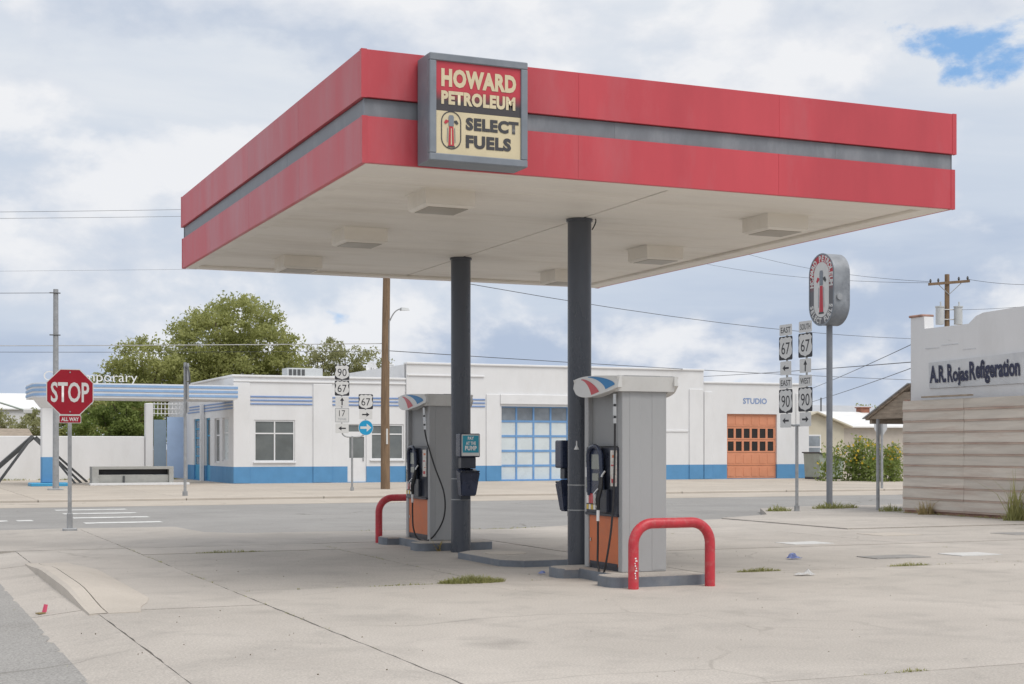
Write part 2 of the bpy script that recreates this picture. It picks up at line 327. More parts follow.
M['door_blue'] = mat('door_blue', (0.05, 0.30, 0.52), 0.5, 0.1, 3); M['frame_blue'] = mat('garage_frame_blue', (0.16, 0.33, 0.60), 0.5, 0.08, 3)
M['glass_dark'] = mat('window_glass', (0.15, 0.165, 0.165), 0.08, 0.25, 0.8, spec=0.8)
M['glass_black'] = mat('door_light_glass', (0.03, 0.028, 0.026), 0.2, 0.2, 2, spec=0.3)
M['glass_frost'] = mat('frosted_pane', (0.62, 0.68, 0.70), 0.3, 0.05, 1.5); M['glass_clear'] = mat('clear_pane', (0.22, 0.25, 0.28), 0.06, 0.3, 1.2, spec=0.8)
M['orange_door'] = mat('orange_door', (0.64, 0.27, 0.155), 0.55, 0.06, 2, dirt=(0.5, 0.2, 0.1), dirt_amt=0.3)
M['gate_light'] = mat('gate_light_blue', (0.36, 0.48, 0.68), 0.6, 0.06, 2); M['gate_grey'] = mat('gate_grey_blue', (0.22, 0.29, 0.37), 0.6, 0.06, 2)
M['bench_grey'] = mat('bench_concrete', (0.36, 0.36, 0.34), 0.8, 0.1, 4, bump=0.2)
M['steel_dark'] = mat('dark_steel', (0.075, 0.078, 0.08), 0.55, 0.2, 4)
M['wood_pole'] = mat('wood_pole', (0.21, 0.14, 0.085), 0.85, 0.3, 3, stretch=(6, 6, 0.5), bump=0.3, bscale=10, dirt=(0.10, 0.065, 0.04), dirt_amt=0.6, dscale=2)
M['wood_old'] = mat('weathered_wood', (0.33, 0.27, 0.21), 0.85, 0.3, 3, stretch=(1, 1, 5), bump=0.2, bscale=12)
M['cladding'] = mat('weathered_cladding', (0.56, 0.51, 0.445), 0.75, 0.12, 2, stretch=(1, 0.35, 4), bump=0.15, bscale=10, dirt=(0.42, 0.30, 0.24), dirt_amt=0.6, dscale=1.5, rand=0.06)
M['batten'] = mat('faded_pink_batten', (0.47, 0.37, 0.31), 0.85, 0.2, 3, stretch=(1, .4, 3), dirt=(0.33, 0.20, 0.16), dirt_amt=0.8, dscale=2.5)
M['rust'] = mat('rusty_rail', (0.36, 0.21, 0.165), 0.85, 0.3, 5)
M['board'] = mat('painted_board', (0.60, 0.61, 0.625), 0.6, 0.1, 1.5, dirt=(0.42, 0.44, 0.47), dirt_amt=0.6, dscale=1.2)
M['ink'] = mat('hand_paint_navy', (0.035, 0.04, 0.08), 0.7, 0.3, 5)
M['tin'] = mat('white_tin_roof', (0.78, 0.78, 0.77), 0.5, 0.08, 2); M['tin_grey'] = mat('grey_tin_roof', (0.42, 0.43, 0.45), 0.5, 0.08, 2)
M['cream_wall'] = mat('cream_siding', (0.56, 0.52, 0.42), 0.8, 0.06, 2); M['tan_wall'] = mat('tan_wall', (0.46, 0.42, 0.37), 0.85, 0.08, 2)
M['brick'] = mat('chimney_brick', (0.28, 0.12, 0.08), 0.9, 0.25, 6)
M['bin_green'] = mat('bin_pale_green', (0.33, 0.38, 0.34), 0.6, 0.12, 3, dirt=(0.25, 0.22, 0.18), dirt_amt=0.5)
M['cable'] = mat('cable', (0.05, 0.05, 0.055), 0.6); M['cable_light'] = mat('cable_light', (0.45, 0.45, 0.45), 0.5)
M['transformer'] = mat('transformer_grey', (0.52, 0.54, 0.55), 0.5, 0.08, 4)
M['bark'] = mat('bark', (0.13, 0.10, 0.075), 0.9, 0.3, 5, stretch=(3, 3, 0.7), bump=0.4, bscale=14)
M['leaf'] = leaf_mat('elm_leaf', (0.26, 0.285, 0.09), (0.50, 0.51, 0.21), .55); M['leaf2'] = leaf_mat('pale_leaf', (0.27, 0.28, 0.13), (0.42, 0.42, 0.22), .5)
M['leaf3'] = leaf_mat('bright_leaf', (0.15, 0.21, 0.05), (0.32, 0.38, 0.12), .5); M['grass'] = leaf_mat('grass', (0.24, 0.26, 0.085), (0.42, 0.40, 0.18))
M['straw'] = leaf_mat('dry_straw', (0.36, 0.28, 0.13), (0.45, 0.37, 0.2)); M['petal'] = leaf_mat('yellow_petal', (0.55, 0.36, 0.02), (0.65, 0.48, 0.05))
M['paper'] = mat('paper', (0.8, 0.8, 0.8), 0.8); M['paper_blue'] = mat('paper_blue', (0.35, 0.42, 0.7), 0.7, 0.3, 25); M['pink'] = mat('pink_litter', (0.6, 0.08, 0.15), 0.6)

# ================================================================== GROUND
def jitter_poly(pts, step=0.22, amp=0.009):
    out = []
    for i, p in enumerate(pts):
        q = pts[(i+1) % len(pts)]; d = math.dist(p, q); n = max(1, int(d/step))
        for k in range(n):
            t = k/n; x = p[0]+(q[0]-p[0])*t; y = p[1]+(q[1]-p[1])*t
            if k: x += random.uniform(-amp, amp); y += random.uniform(-amp, amp)
            out.append((x, y))
    return out
bm = B(); sheet(bm, [(-900, -300, -0.14), (900, -300, -0.14), (900, 1500, -0.14), (-900, 1500, -0.14)])
tag(obj('ground', bm, M['soil']), kind='structure')
bm = B(); sheet(bm, [(-60, 20, -0.085), (160, 20, -0.085), (160, 47.2, -0.085), (-60, 47.2, -0.085)])
road = tag(obj('road', bm, M['asphalt']), kind='structure')
bm = B(); edge = [(1.40+random.gauss(0, .035), -2+k*.17, -0.068) for k in range(188)]; sheet(bm, [(-9, -2, -0.068)]+edge+[(-9, 29.8, -0.068)])
tag(obj('side_street', bm, M['asphalt_old']), kind='structure')
# ladder crossing: bars lie along the traffic
for k, (y, x0, x1) in enumerate([(31.6, 4.2, 5.75), (34.2, 4.25, 5.95), (36.8, 4.3, 6.1), (39.2, 4.35, 6.2), (41.6, 4.4, 6.3), (44.0, 4.5, 6.4)]):
    bm = B(); p = jitter_poly([(x0, y-0.28), (x1, y-0.28), (x1, y+0.28), (x0, y+0.28)], 0.2, 0.03); sheet(bm, [(a, b, -0.080) for a, b in p]); obj('crosswalk_stripe', bm, M['road_paint'], road)
for x0, x1 in ((2.35, 2.75), (2.95, 3.3)):
    bm = B(); sheet(bm, [(x0, 35.6, -0.080), (x1, 35.6, -0.080), (x1, 36.2, -0.080), (x0, 36.2, -0.080)]); obj('lane_mark', bm, M['road_paint'], road)
bm = B(); p = jitter_poly([(7.2, 44.2), (10.6, 44.2), (10.6, 45.2), (7.2, 45.2)], 0.3, 0.03); sheet(bm, [(a, b, -0.080) for a, b in p]); obj('stop_line', bm, M['road_paint'], road)
# far pavement, gutter and kerb
bm = B(); hexa(bm, [(-60, 43.6, -0.12), (160, 43.6, -0.12), (160, 47.2, -0.12), (-60, 47.2, -0.12), (-60, 43.6, -0.078), (160, 43.6, -0.078), (160, 47.2, -0.06), (-60, 47.2, -0.06)])
tag(obj('gutter', bm, M['sidewalk']), kind='structure')
side = structure('far_pavement')
xs = [-60, -30, -10, 0, 4.5, 9, 13.5, 18, 22.5, 27, 31.5, 36, 40.5, 45, 50, 60, 160]
for a, b in zip(xs, xs[1:]):
    bm = B(); box(bm, a+0.012, b-0.012, 47.22, 47.5, -0.12, 0.02, 0.02); obj('kerb_stone', bm, M['concrete_new'], side)
    bm = B(); box(bm, a+0.012, b-0.012, 47.52, 53.4, -0.12, 0.008, 0.008); obj('paving_slab', bm, M['sidewalk'], side)
    bm = B(); box(bm, a+0.012, b-0.012, 53.43, 79.5, -0.12, 0.0, 0.008); obj('paving_slab', bm, M['sidewalk'], side)
# forecourt: cast concrete slabs with open, weedy joints
bm = B(); sheet(bm, [(1.92, -10, -0.03), (45, -10, -0.03), (45, 26.9, -0.03), (1.92, 26.9, -0.03)])
tag(obj('joint_soil', bm, M['joint']), kind='structure')
lot = structure('forecourt')
def slab(poly, mt=M['concrete'], z=0.0, parent=lot, name='concrete_slab', zb=-0.09):
    p = jitter_poly(poly); z += random.uniform(-0.004, 0.004); bm = B()
    prism(bm, [(x, y, zb) for x, y in p], (0, 0, z-zb), tri=True); return obj(name, bm, mt, parent)
gx, gy = 0.007, 0.014
CELLS = [(1.96, 3.65, [-3, 4.7, 14.9, 24.1]), (3.65, 15.85, [-3, 2.3, 8.6, 16.35]), (3.65, 6.7, [16.35, 22.6, 24.1]), (6.7, 9.75, [16.35, 22.6, 24.1]),
         (9.75, 15.85, [16.35, 20.2, 24.1]), (15.85, 22.1, [4.7, 12.7, 16.4, 20.2, 24.1]), (22.1, 26.7, [4.7, 12.7, 20.2, 24.1])]
for xa, xb, ys in CELLS:
    for ya, yb in zip(ys, ys[1:]): slab([(xa+gx, ya+gy), (xb-gx, ya+gy), (xb-gx, yb-gy), (xa+gx, yb-gy)])
y0 = 24.1+gy
slab([(1.5, y0), (3.65-gx, y0), (3.65-gx, 30.5), (1.5, 30.3)])
slab([(3.65+gx, y0), (9.75-gx, y0), (9.75-gx, 27.25), (6.3, 27.6), (5.7, 28.2), (5.55, 30.3), (3.65+gx, 30.5)])
slab([(9.75+gx, y0), (12.9-gx, y0), (12.9-gx, 27.55), (11.5, 26.95), (9.75+gx, 27.25)])
slab([(12.9+gx, y0), (17.5-gx, y0), (17.5-gx, 28.8), (12.9+gx, 27.6)])
slab([(17.5+gx, y0), (22.1-gx, y0), (22.1-gx, 33.5), (21.2, 33.0), (20.4, 31.6), (19.4, 29.9), (17.5+gx, 28.85)], z=0.02)
slab([(22.1+gx, y0), (60, y0), (60, 33.9), (24, 33.9), (22.1+gx, 33.55)], z=0.02)
# gutter pan and raised kerb with its ramps along the side street
bm = B()
for a, b in ((-6, 4), (4, 9.4), (9.45, 15.2), (15.25, 21.3), (21.35, 24.05), (24.1, 30.2)):
    hexa(bm, [(1.33, a, -0.14), (1.958, a, -0.14), (1.958, b, -0.14), (1.33, b, -0.14), (1.33, a, -0.074), (1.958, a, -0.006), (1.958, b, -0.006), (1.33, b, -0.074)])
tag(obj('gutter_pan', bm, M['concrete']), kind='structure')
kerb = structure('kerb')
def ss(t): t = min(1, max(0, t)); return t*t*(3-2*t)
KY = [14.7+k*.45 for k in range(16)]
def kh(y): return .10*ss((y-14.7)/2.2)*ss((21.45-y)/2.4)
def kw(y): return 2.66-.30*(1-ss((y-14.7)/1.4))-.25*(1-ss((21.45-y)/1.5))
bm = B()
for a, b in zip(KY, KY[1:]):
    ha, hb = kh(a), kh(b)
    hexa(bm, [(1.86, a, -0.06), (2.04, a, -0.06), (2.04, b, -0.06), (1.86, b, -0.06), (1.875, a, ha*.75+.002), (2.04, a, ha+.005), (2.04, b, hb+.005), (1.875, b, hb*.75+.002)])
    hexa(bm, [(1.875, a, ha*.75+.0021), (2.04, a, ha), (2.04, b, hb), (1.875, b, hb*.75+.0021), (1.915, a, ha+.004), (2.04, a, ha+.0052), (2.04, b, hb+.0052), (1.915, b, hb+.004)])
obj('kerb_stone', bm, M['concrete_new'], kerb)
bm = B()
for a, b in zip(KY, KY[1:]):
    ha, hb = kh(a), kh(b); wa, wb_ = kw(a), kw(b); ma, mb = 2.06+(wa-2.06)*.55, 2.06+(wb_-2.06)*.55
    hexa(bm, [(2.052, a, -.06), (ma, a, -.06), (mb, b, -.06), (2.052, b, -.06), (2.052, a, ha+.004), (ma, a, ha*.62+.004), (mb, b, hb*.62+.004), (2.052, b, hb+.004)])
    hexa(bm, [(ma, a, -.06), (wa, a, -.06), (wb_, b, -.06), (mb, b, -.06), (ma, a, ha*.62+.004), (wa, a, .0045), (wb_, b, .0045), (mb, b, hb*.62+.004)])
obj('concrete_ramp', bm, M['concrete_new'], kerb)
# pale repair patches and a drain cover let into the slabs
for k, (x, y, w, d, mt) in enumerate([(14.3, 20.9, 0.8, 0.6, 'worn_paint'), (15.1, 17.75, 0.75, 0.55, 'worn_paint'), (13.7, 17.75, 0.95, 0.5, 'asphalt'), (19.6, 21.6, 0.9, 0.7, 'asphalt'), (17.2, 22.4, 0.9, 0.8, 'concrete_new')]):
    bm = B(); p = jitter_poly([(x-w/2, y-d/2), (x+w/2, y-d/2), (x+w/2, y+d/2), (x-w/2, y+d/2)], 0.2, 0.03); prism(bm, [(a, b, -0.02) for a, b in p], (0, 0, 0.03)); obj('repair_patch', bm, M[mt], lot)

# ================================================================== CANOPY
CX0, CX1, CY0, CY1 = 4.52, 12.02, 14.4, 24.08
ZB, ZT = 4.5, 5.65
can = thing('fuel_canopy', 'flat red and cream petrol canopy on two dark round columns', 'canopy', (8.27, 19.2, 0))
def fascia(z0, z1, proud, mt, name, cutsx, cutsy, top=False):
    g = 0.0004; t = 0.05
    for side_ in (0, 1):
        for a, b in zip(cutsx, cutsx[1:]):
            bm = B(); y = CY0-proud if side_ == 0 else CY1+proud-t
            box(bm, a+g, b-g, y, y+t, z0, z1, 0.0025); obj(name, bm, mt, can)
        for a, b in zip(cutsy, cutsy[1:]):
            bm = B(); x = CX0-proud if side_ == 0 else CX1+proud-t
            box(bm, x, x+t, a+g, b-g, z0, z1, 0.0025); obj(name, bm, mt, can)
cx = [CX0, 6.95, 9.5, CX1]; cy = [CY0+0.053, 16.85, 19.4, 21.9, CY1-0.053]
fascia(5.165, ZT, 0.012, M['red'], 'fascia_panel', [CX0-0.012]+cx[1:3]+[CX1+0.012], [CY0+0.04]+cy[1:4]+[CY1-0.04])
fascia(ZB, 4.975, 0.0, M['red'], 'fascia_panel', cx, cy)
fascia(4.98, 5.16, -0.03, M['band_grey'], 'recessed_band', [CX0+0.03, 7.4, 10.3, CX1-0.03], [CY0+0.082, 17.5, 20.8, CY1-0.082])
for x, y in ((CX0, CY0), (CX1, CY0), (CX0, CY1), (CX1, CY1)):
    sx = -1 if x == CX0 else 1; sy = -1 if y == CY0 else 1
    bm = B()
    for z0, z1, pr in ((5.16, ZT+0.004, 0.016), (ZB-0.004, 4.978, 0.004)):
        xa, ya = x+sx*pr, y+sy*pr
        box(bm, min(xa, xa-sx*0.06), max(xa, xa-sx*0.06), min(ya, ya-sy*0.004), max(ya, ya-sy*0.004), z0, z1)
        box(bm, min(xa, xa-sx*0.004), max(xa, xa-sx*0.004), min(ya-sy*0.005, ya-sy*0.06), max(ya-sy*0.005, ya-sy*0.06), z0, z1)
    obj('corner_flashing', bm, M['red'], can)
    bm = B(); box(bm, x-sx*0.027-0.004, x-sx*0.027+0.004, y-sy*0.045-0.02, y-sy*0.045+0.02, 4.98, 5.16); obj('band_end_cap', bm, M['frame_grey'], can)
bm = B(); box(bm, CX0+0.02, CX1-0.02, CY0+0.02, CY1-0.02, 5.5, 5.56); obj('roof_deck', bm, M['tin_grey'], can)
# soffit decking: long narrow pans either side of the middle seam, with an edge tray all round
ny = 24
for a, b in ((CX0+0.06, 8.255), (8.285, CX1-0.06)):
    for k in range(ny):
        ya = CY0+0.06+(CY1-CY0-0.12)*k/ny; yb = CY0+0.06+(CY1-CY0-0.12)*(k+1)/ny
        bm = B(); dz = random.uniform(0, 0.0025); box(bm, a, b, ya+0.002, yb-0.002, 4.535-dz, 4.56, 0.006); obj('soffit_pan', bm, M['soffit'], can)
bm = B(); box(bm, 8.24, 8.30, CY0+0.06, CY1-0.06, 4.56, 4.58); obj('seam_gap', bm, M['dark_line'], can)
e = 0.34
for n_, (a, b, c, d) in {'x0': (CX0+0.052, CX0+0.2, CY0+0.052, CY1-0.052), 'x1': (CX1-e, CX1-0.052, CY0+0.052, CY1-0.052), 'y0': (CX0+0.202, CX1-e-0.002, CY0+0.052, CY0+0.2), 'y1': (CX0+0.202, CX1-e-0.002, CY1-0.3, CY1-0.052)}.items():
    bm = B(); box(bm, a, b, c, d, 4.495, 4.534, 0.006); obj('edge_tray', bm, M['soffit'], can)
for lx in (5.97, 10.5):
    for ly in (16.0, 19.15, 22.3):
        bm = B(); h = 0.3
        hexa(bm, [(lx-h+.03, ly-h+.03, 4.335), (lx+h-.03, ly-h+.03, 4.335), (lx+h-.03, ly+h-.03, 4.335), (lx-h+.03, ly+h-.03, 4.335), (lx-h, ly-h, 4.36), (lx+h, ly-h, 4.36), (lx+h, ly+h, 4.36), (lx-h, ly+h, 4.36)])
        box(bm, lx-h, lx+h, ly-h, ly+h, 4.3601, 4.533, 0.004)
        o = obj('light_box', bm, M['soffit'], can)
        bm = B(); box(bm, lx-h+0.06, lx+h-0.06, ly-h+0.06, ly+h-0.06, 4.329, 4.3345); obj('diffuser', bm, mat('diffuser_%g_%g' % (lx, ly), (0.36, 0.33, 0.28), 0.4, 0.05), o)
        bm = B(); box(bm, lx-h-0.03, lx+h+0.03, ly-h-0.03, ly+h+0.03, 4.528, 4.5325); obj('mounting_flange', bm, M['soffit'], o)
for y in (17.1, 21.3):
    bm = B(); tube(bm, [(8.27, y, -0.02), (8.27, y, 4.55)], 0.152, 40)
    c = obj('column', bm, M['column'], can, smooth=True)
    bm = B(); tube(bm, [(8.27, y, 4.50), (8.27, y, 4.53)], 0.17, 40); obj('column_collar', bm, M['column'], c, smooth=True)
    bm = B(); tube(bm, [(8.27, y, 1.12), (8.27, y, 1.135)], 0.1545, 40); tube(bm, [(8.27, y, 0.80), (8.27, y, 0.815)], 0.1545, 40); obj('strap', bm, M['galv'], c, smooth=True)
bm = B(); tube(bm, bez((8.45, 17.0, 4.54), (8.47, 17.0, 4.5), (8.44, 17.02, 4.44), (8.425, 17.05, 4.4), 6), 0.008, 6); obj('loose_wire', bm, M['black_rubber'], can)
bm = B(); tube(bm, [(5.5, 14.33, 5.58), (5.5, 14.33, 5.66)], 0.045, 12); obj('vent_stub', bm, M['frame_grey'], can)

# ---- illuminated brand cabinet on the front fascia
sg = thing('canopy_sign', 'grey boxed sign with red and cream face on the canopy front', 'sign', (5.64, 14.2, 4.5))
x0, x1, yf, yb, z0, z1, fw = 5.10, 6.18, 14.0, 14.365, 4.50, 5.585, 0.075
bm = B(); box(bm, x0, x1, yf+0.05, yb, z0, z1, 0.006); obj('cabinet', bm, M['frame_grey'], sg)
bm = B()
for a, b, c, d in ((x0, x1, z1-fw, z1), (x0, x1, z0, z0+fw), (x0, x0+fw, z0+fw, z1-fw), (x1-fw, x1, z0+fw, z1-fw)):
    box(bm, a, b, yf, yf+0.049, c, d, 0.008)
obj('retainer_frame', bm, M['frame_grey'], sg)
fx0, fx1, fz0, fz1 = x0+fw, x1-fw, z0+fw, z1-fw; fW, fH = fx1-fx0, fz1-fz0
zs = fz1-0.535*fH
def grad_mat(name, z_a, z_b, ca, cb):
    m = mat(name, ca, 0.4, 0.06, 5); nt = m.node_tree; N, L = nt.nodes, nt.links; bs = N['Principled BSDF']; src = bs.inputs['Base Color'].links[0].from_socket
    ge = N.new('ShaderNodeNewGeometry'); sx = N.new('ShaderNodeSeparateXYZ'); L.new(ge.outputs['Position'], sx.inputs[0])
    r = N.new('ShaderNodeMapRange'); r.inputs[1].default_value = z_a; r.inputs[2].default_value = z_b; L.new(sx.outputs['Z'], r.inputs[0])
    mx = N.new('ShaderNodeMix'); mx.data_type = 'RGBA'; L.new(r.outputs[0], mx.inputs[0]); L.new(src, mx.inputs[6]); mx.inputs[7].default_value = (*cb, 1); L.new(mx.outputs[2], bs.inputs['Base Color'])
    return m
bm = B(); box(bm, fx0, fx1, yf+0.02, yf+0.045, zs+0.001, fz1); obj('red_panel', bm, grad_mat('red_to_dark_print', fz1-0.30*fH, fz1-0.43*fH, (0.50, 0.045, 0.065), (0.06, 0.055, 0.06)), sg)
bm = B(); box(bm, fx0, fx1, yf+0.02, yf+0.045, fz0, zs-0.001); obj('cream_panel', bm, M['cream'], sg)
def T(s, xa, xb, ya, yb_, mt, bold):
    lettering(s, mt, sg, (fx0+(xa+xb)/2*fW, yf+0.016, fz1-(ya+yb_)/2*fH), XP, ZP, (xb-xa)*fW, (yb_-ya)*fH, bold)
T('HOWARD', .06, .945, .075, .275, M['cream'], 0.055); T('PETROLEUM', .06, .935, .315, .465, M['cream'], 0.055)
T('SELECT', .345, .975, .585, .725, M['sign_dark'], 0.055); T('FUELS', .345, .885, .775, .92, M['sign_dark'], 0.055)
def pill_pts(w, h, n=12):
    r = w/2; s = h/2-r
    return [(r*math.cos(a), s+r*math.sin(a)) for a in [math.pi*k/n for k in range(n+1)]] + [(r*math.cos(a), -s+r*math.sin(a)) for a in [math.pi+math.pi*k/n for k in range(n+1)]]
def old_pump(parent, c, right, up, nrm, W_, H_, local=False, inner=None):
    """an old glass-globe fuel pump drawn in flat shapes"""
    c, right, up, nrm = map(Vector, (c, right, up, nrm))
    def poly(pts, mt, lift, nm):
        bm = B(); sheet(bm, [c+right*(x*W_)+up*(y*H_)+nrm*lift for x, y in pts]); obj(nm, bm, mt, parent, local)
    poly([(-.14, -.43), (.14, -.43), (.10, .10), (-.10, .10)], M['sign_red'], .004, 'emblem')
    poly([(-.19, -.47), (.19, -.47), (.17, -.43), (-.17, -.43)], M['sign_dark'], .004, 'emblem')
    poly([(-.12, .11), (.12, .11), (.13, .36), (.09, .41), (-.09, .41), (-.13, .36)], M['frame_grey'], .004, 'emblem')
    poly([(-.36, .20), (-.28, .16), (-.14, .22), (-.14, .26), (-.27, .28)], M['sign_red'], .004, 'emblem')
    poly([(.36, .20), (.28, .16), (.14, .22), (.14, .26), (.27, .28)], M['sign_dark'], .004, 'emblem')
    poly([(-.03, -.40), (.03, -.40), (.02, .05), (-.02, .05)], M['cream'] if inner is None else inner, .006, 'emblem')
    poly([(-.21, -.33), (-.18, -.35), (-.155, .05), (-.185, .08)], M['frame_grey'], .004, 'emblem')
    poly([(.21, -.33), (.18, -.35), (.155, .05), (.185, .08)], M['frame_grey'], .004, 'emblem')
pc = (fx0+.175*fW, yf+0.016, fz1-.74*fH); pw, ph = .235*fW, .415*fH
bm = B(); a = pill_pts(pw, ph); b = pill_pts(pw-0.022, ph-0.022)
va = [bm.verts.new((pc[0]+x, pc[1], pc[2]+z)) for x, z in a]; vb = [bm.verts.new((pc[0]+x, pc[1], pc[2]+z)) for x, z in b]
for i in range(len(a)): bm.faces.new((va[i], va[(i+1) % len(a)], vb[(i+1) % len(a)], vb[i]))
obj('emblem_outline', bm, M['sign_dark'], sg)
old_pump(sg, (pc[0], pc[1]+0.002, pc[2]), XP, ZP, YN, pw, ph*0.95)

# ================================================================== PUMP ISLANDS
def island_poly(yA, yB, flip):
    """dog-bone outline: wide rounded bumper ends and a narrow waist"""
    w, n = 0.645, 0.40; cxi = 8.335; L_ = 0.45; p = []
    def arc(cx_, cy_, r, a0, a1): return [(cx_+r*math.cos(R(a0+(a1-a0)*k/5)), cy_+r*math.sin(R(a0+(a1-a0)*k/5))) for k in range(6)]
    r = 0.16
    p += arc(cxi-w+r, yA+r, r, 180, 270) + arc(cxi+w-r, yA+r, r, 270, 360)
    p += [(cxi+w, yA+L_-0.08)] + [(cxi+w-0.05, yA+L_)] + [(cxi+n, yA+L_+0.03), (cxi+n, yB-L_-0.03), (cxi+w-0.05, yB-L_), (cxi+w, yB-L_+0.08)]
    p += arc(cxi+w-r, yB-r, r, 0, 90) + arc(cxi-w+r, yB-r, r, 90, 180)
    p += [(cxi-w, yB-L_+0.08), (cxi-w+0.05, yB-L_), (cxi-n, yB-L_-0.03), (cxi-n, yA+L_+0.03), (cxi-w+0.05, yA+L_), (cxi-w, yA+L_-0.08)]
    return p
def inset(poly, d, c):
    return [(c[0]+(x-c[0])*(1-d), c[1]+(y-c[1])*(1-d*0.5)) for x, y in poly]
def island(yA, yB, label):
    t = thing('pump_island', label, 'island', (8.335, (yA+yB)/2, 0), group='pump islands')
    p = island_poly(yA, yB, False)
    bm = B(); prism(bm, [(x, y, -0.02) for x, y in p], (0, 0, 0.135)); obj('steel_edge', bm, M['island_edge'], t)
    q = inset(p, 0.03, (8.335, (yA+yB)/2))
    bm = B(); prism(bm, [(x, y, 0.10) for x, y in q], (0, 0, 0.022)); obj('concrete_top', bm, M['concrete'], t)
island(15.05, 16.9, 'grey edged dog-bone pump island under the nearer pump'); island(21.62, 23.75, 'grey edged dog-bone pump island under the farther pump')
t = thing('concrete_pad', 'low empty concrete pad with chamfered corners between the two columns', 'pad', (8.3, 19.35, 0))
pad = [(7.98, 18.2), (8.62, 18.2), (8.85, 18.5), (8.85, 20.05), (8.62, 20.32), (7.98, 20.32), (7.74, 20.05), (7.74, 18.5)]
bm = B(); prism(bm, [(x, y, -0.02) for x, y in pad], (0, 0, 0.10)); obj('steel_edge', bm, M['island_edge'], t)
bm = B(); prism(bm, [(x, y, 0.06) for x, y in inset(pad, 0.04, (8.3, 19.37))], (0, 0, 0.027)); obj('concrete_top', bm, M['concrete'], t)
bm = B(); tube(bm, [(8.3, 19.6, 0.08), (8.3, 19.6, 0.094)], 0.3, 24); obj('manhole_lid', bm, M['concrete_new'], t)

# ---- bent pipe guards
def guard(y, x0, x1, h, label):
    r = 0.06; c = 0.24
    pts = [(x0, y, -0.03), (x0, y, h-c)] + [(x0+c-c*math.cos(R(a)), y, h-c+c*math.sin(R(a))) for a in range(10, 90, 10)] + [(x0+c, y, h), (x1-c, y, h)]
    pts += [(x1-c+c*math.sin(R(a)), y, h-c+c*math.cos(R(a))) for a in range(10, 90, 10)] + [(x1, y, h-c), (x1, y, -0.03)]
    t = thing('pump_guard', label, 'pipe guard', ((x0+x1)/2, y, 0), group='red pipe guards')
    bm = B(); tube(bm, pts, r, 18); obj('bent_pipe', bm, M['guard_red'], t, smooth=True)
    return t
g1 = guard(14.87, 7.87, 8.87, 0.742, 'bright red bent pipe guard in front of the nearer pump'); g2 = guard(23.92, 7.8, 8.86, 0.755, 'red bent pipe guard behind the farther pump')
bm = B()
for k in range(9):
    z = 0.12+k*0.028; w = random.uniform(.012, .035); xx = 7.85+random.uniform(0, .02)
    sheet(bm, [(xx, 14.8075, z), (xx+w, 14.8085, z), (xx+w*0.8, 14.8085, z+.018), (xx, 14.8075, z+.014)])
obj('paint_scuff', bm, M['white'], g1)

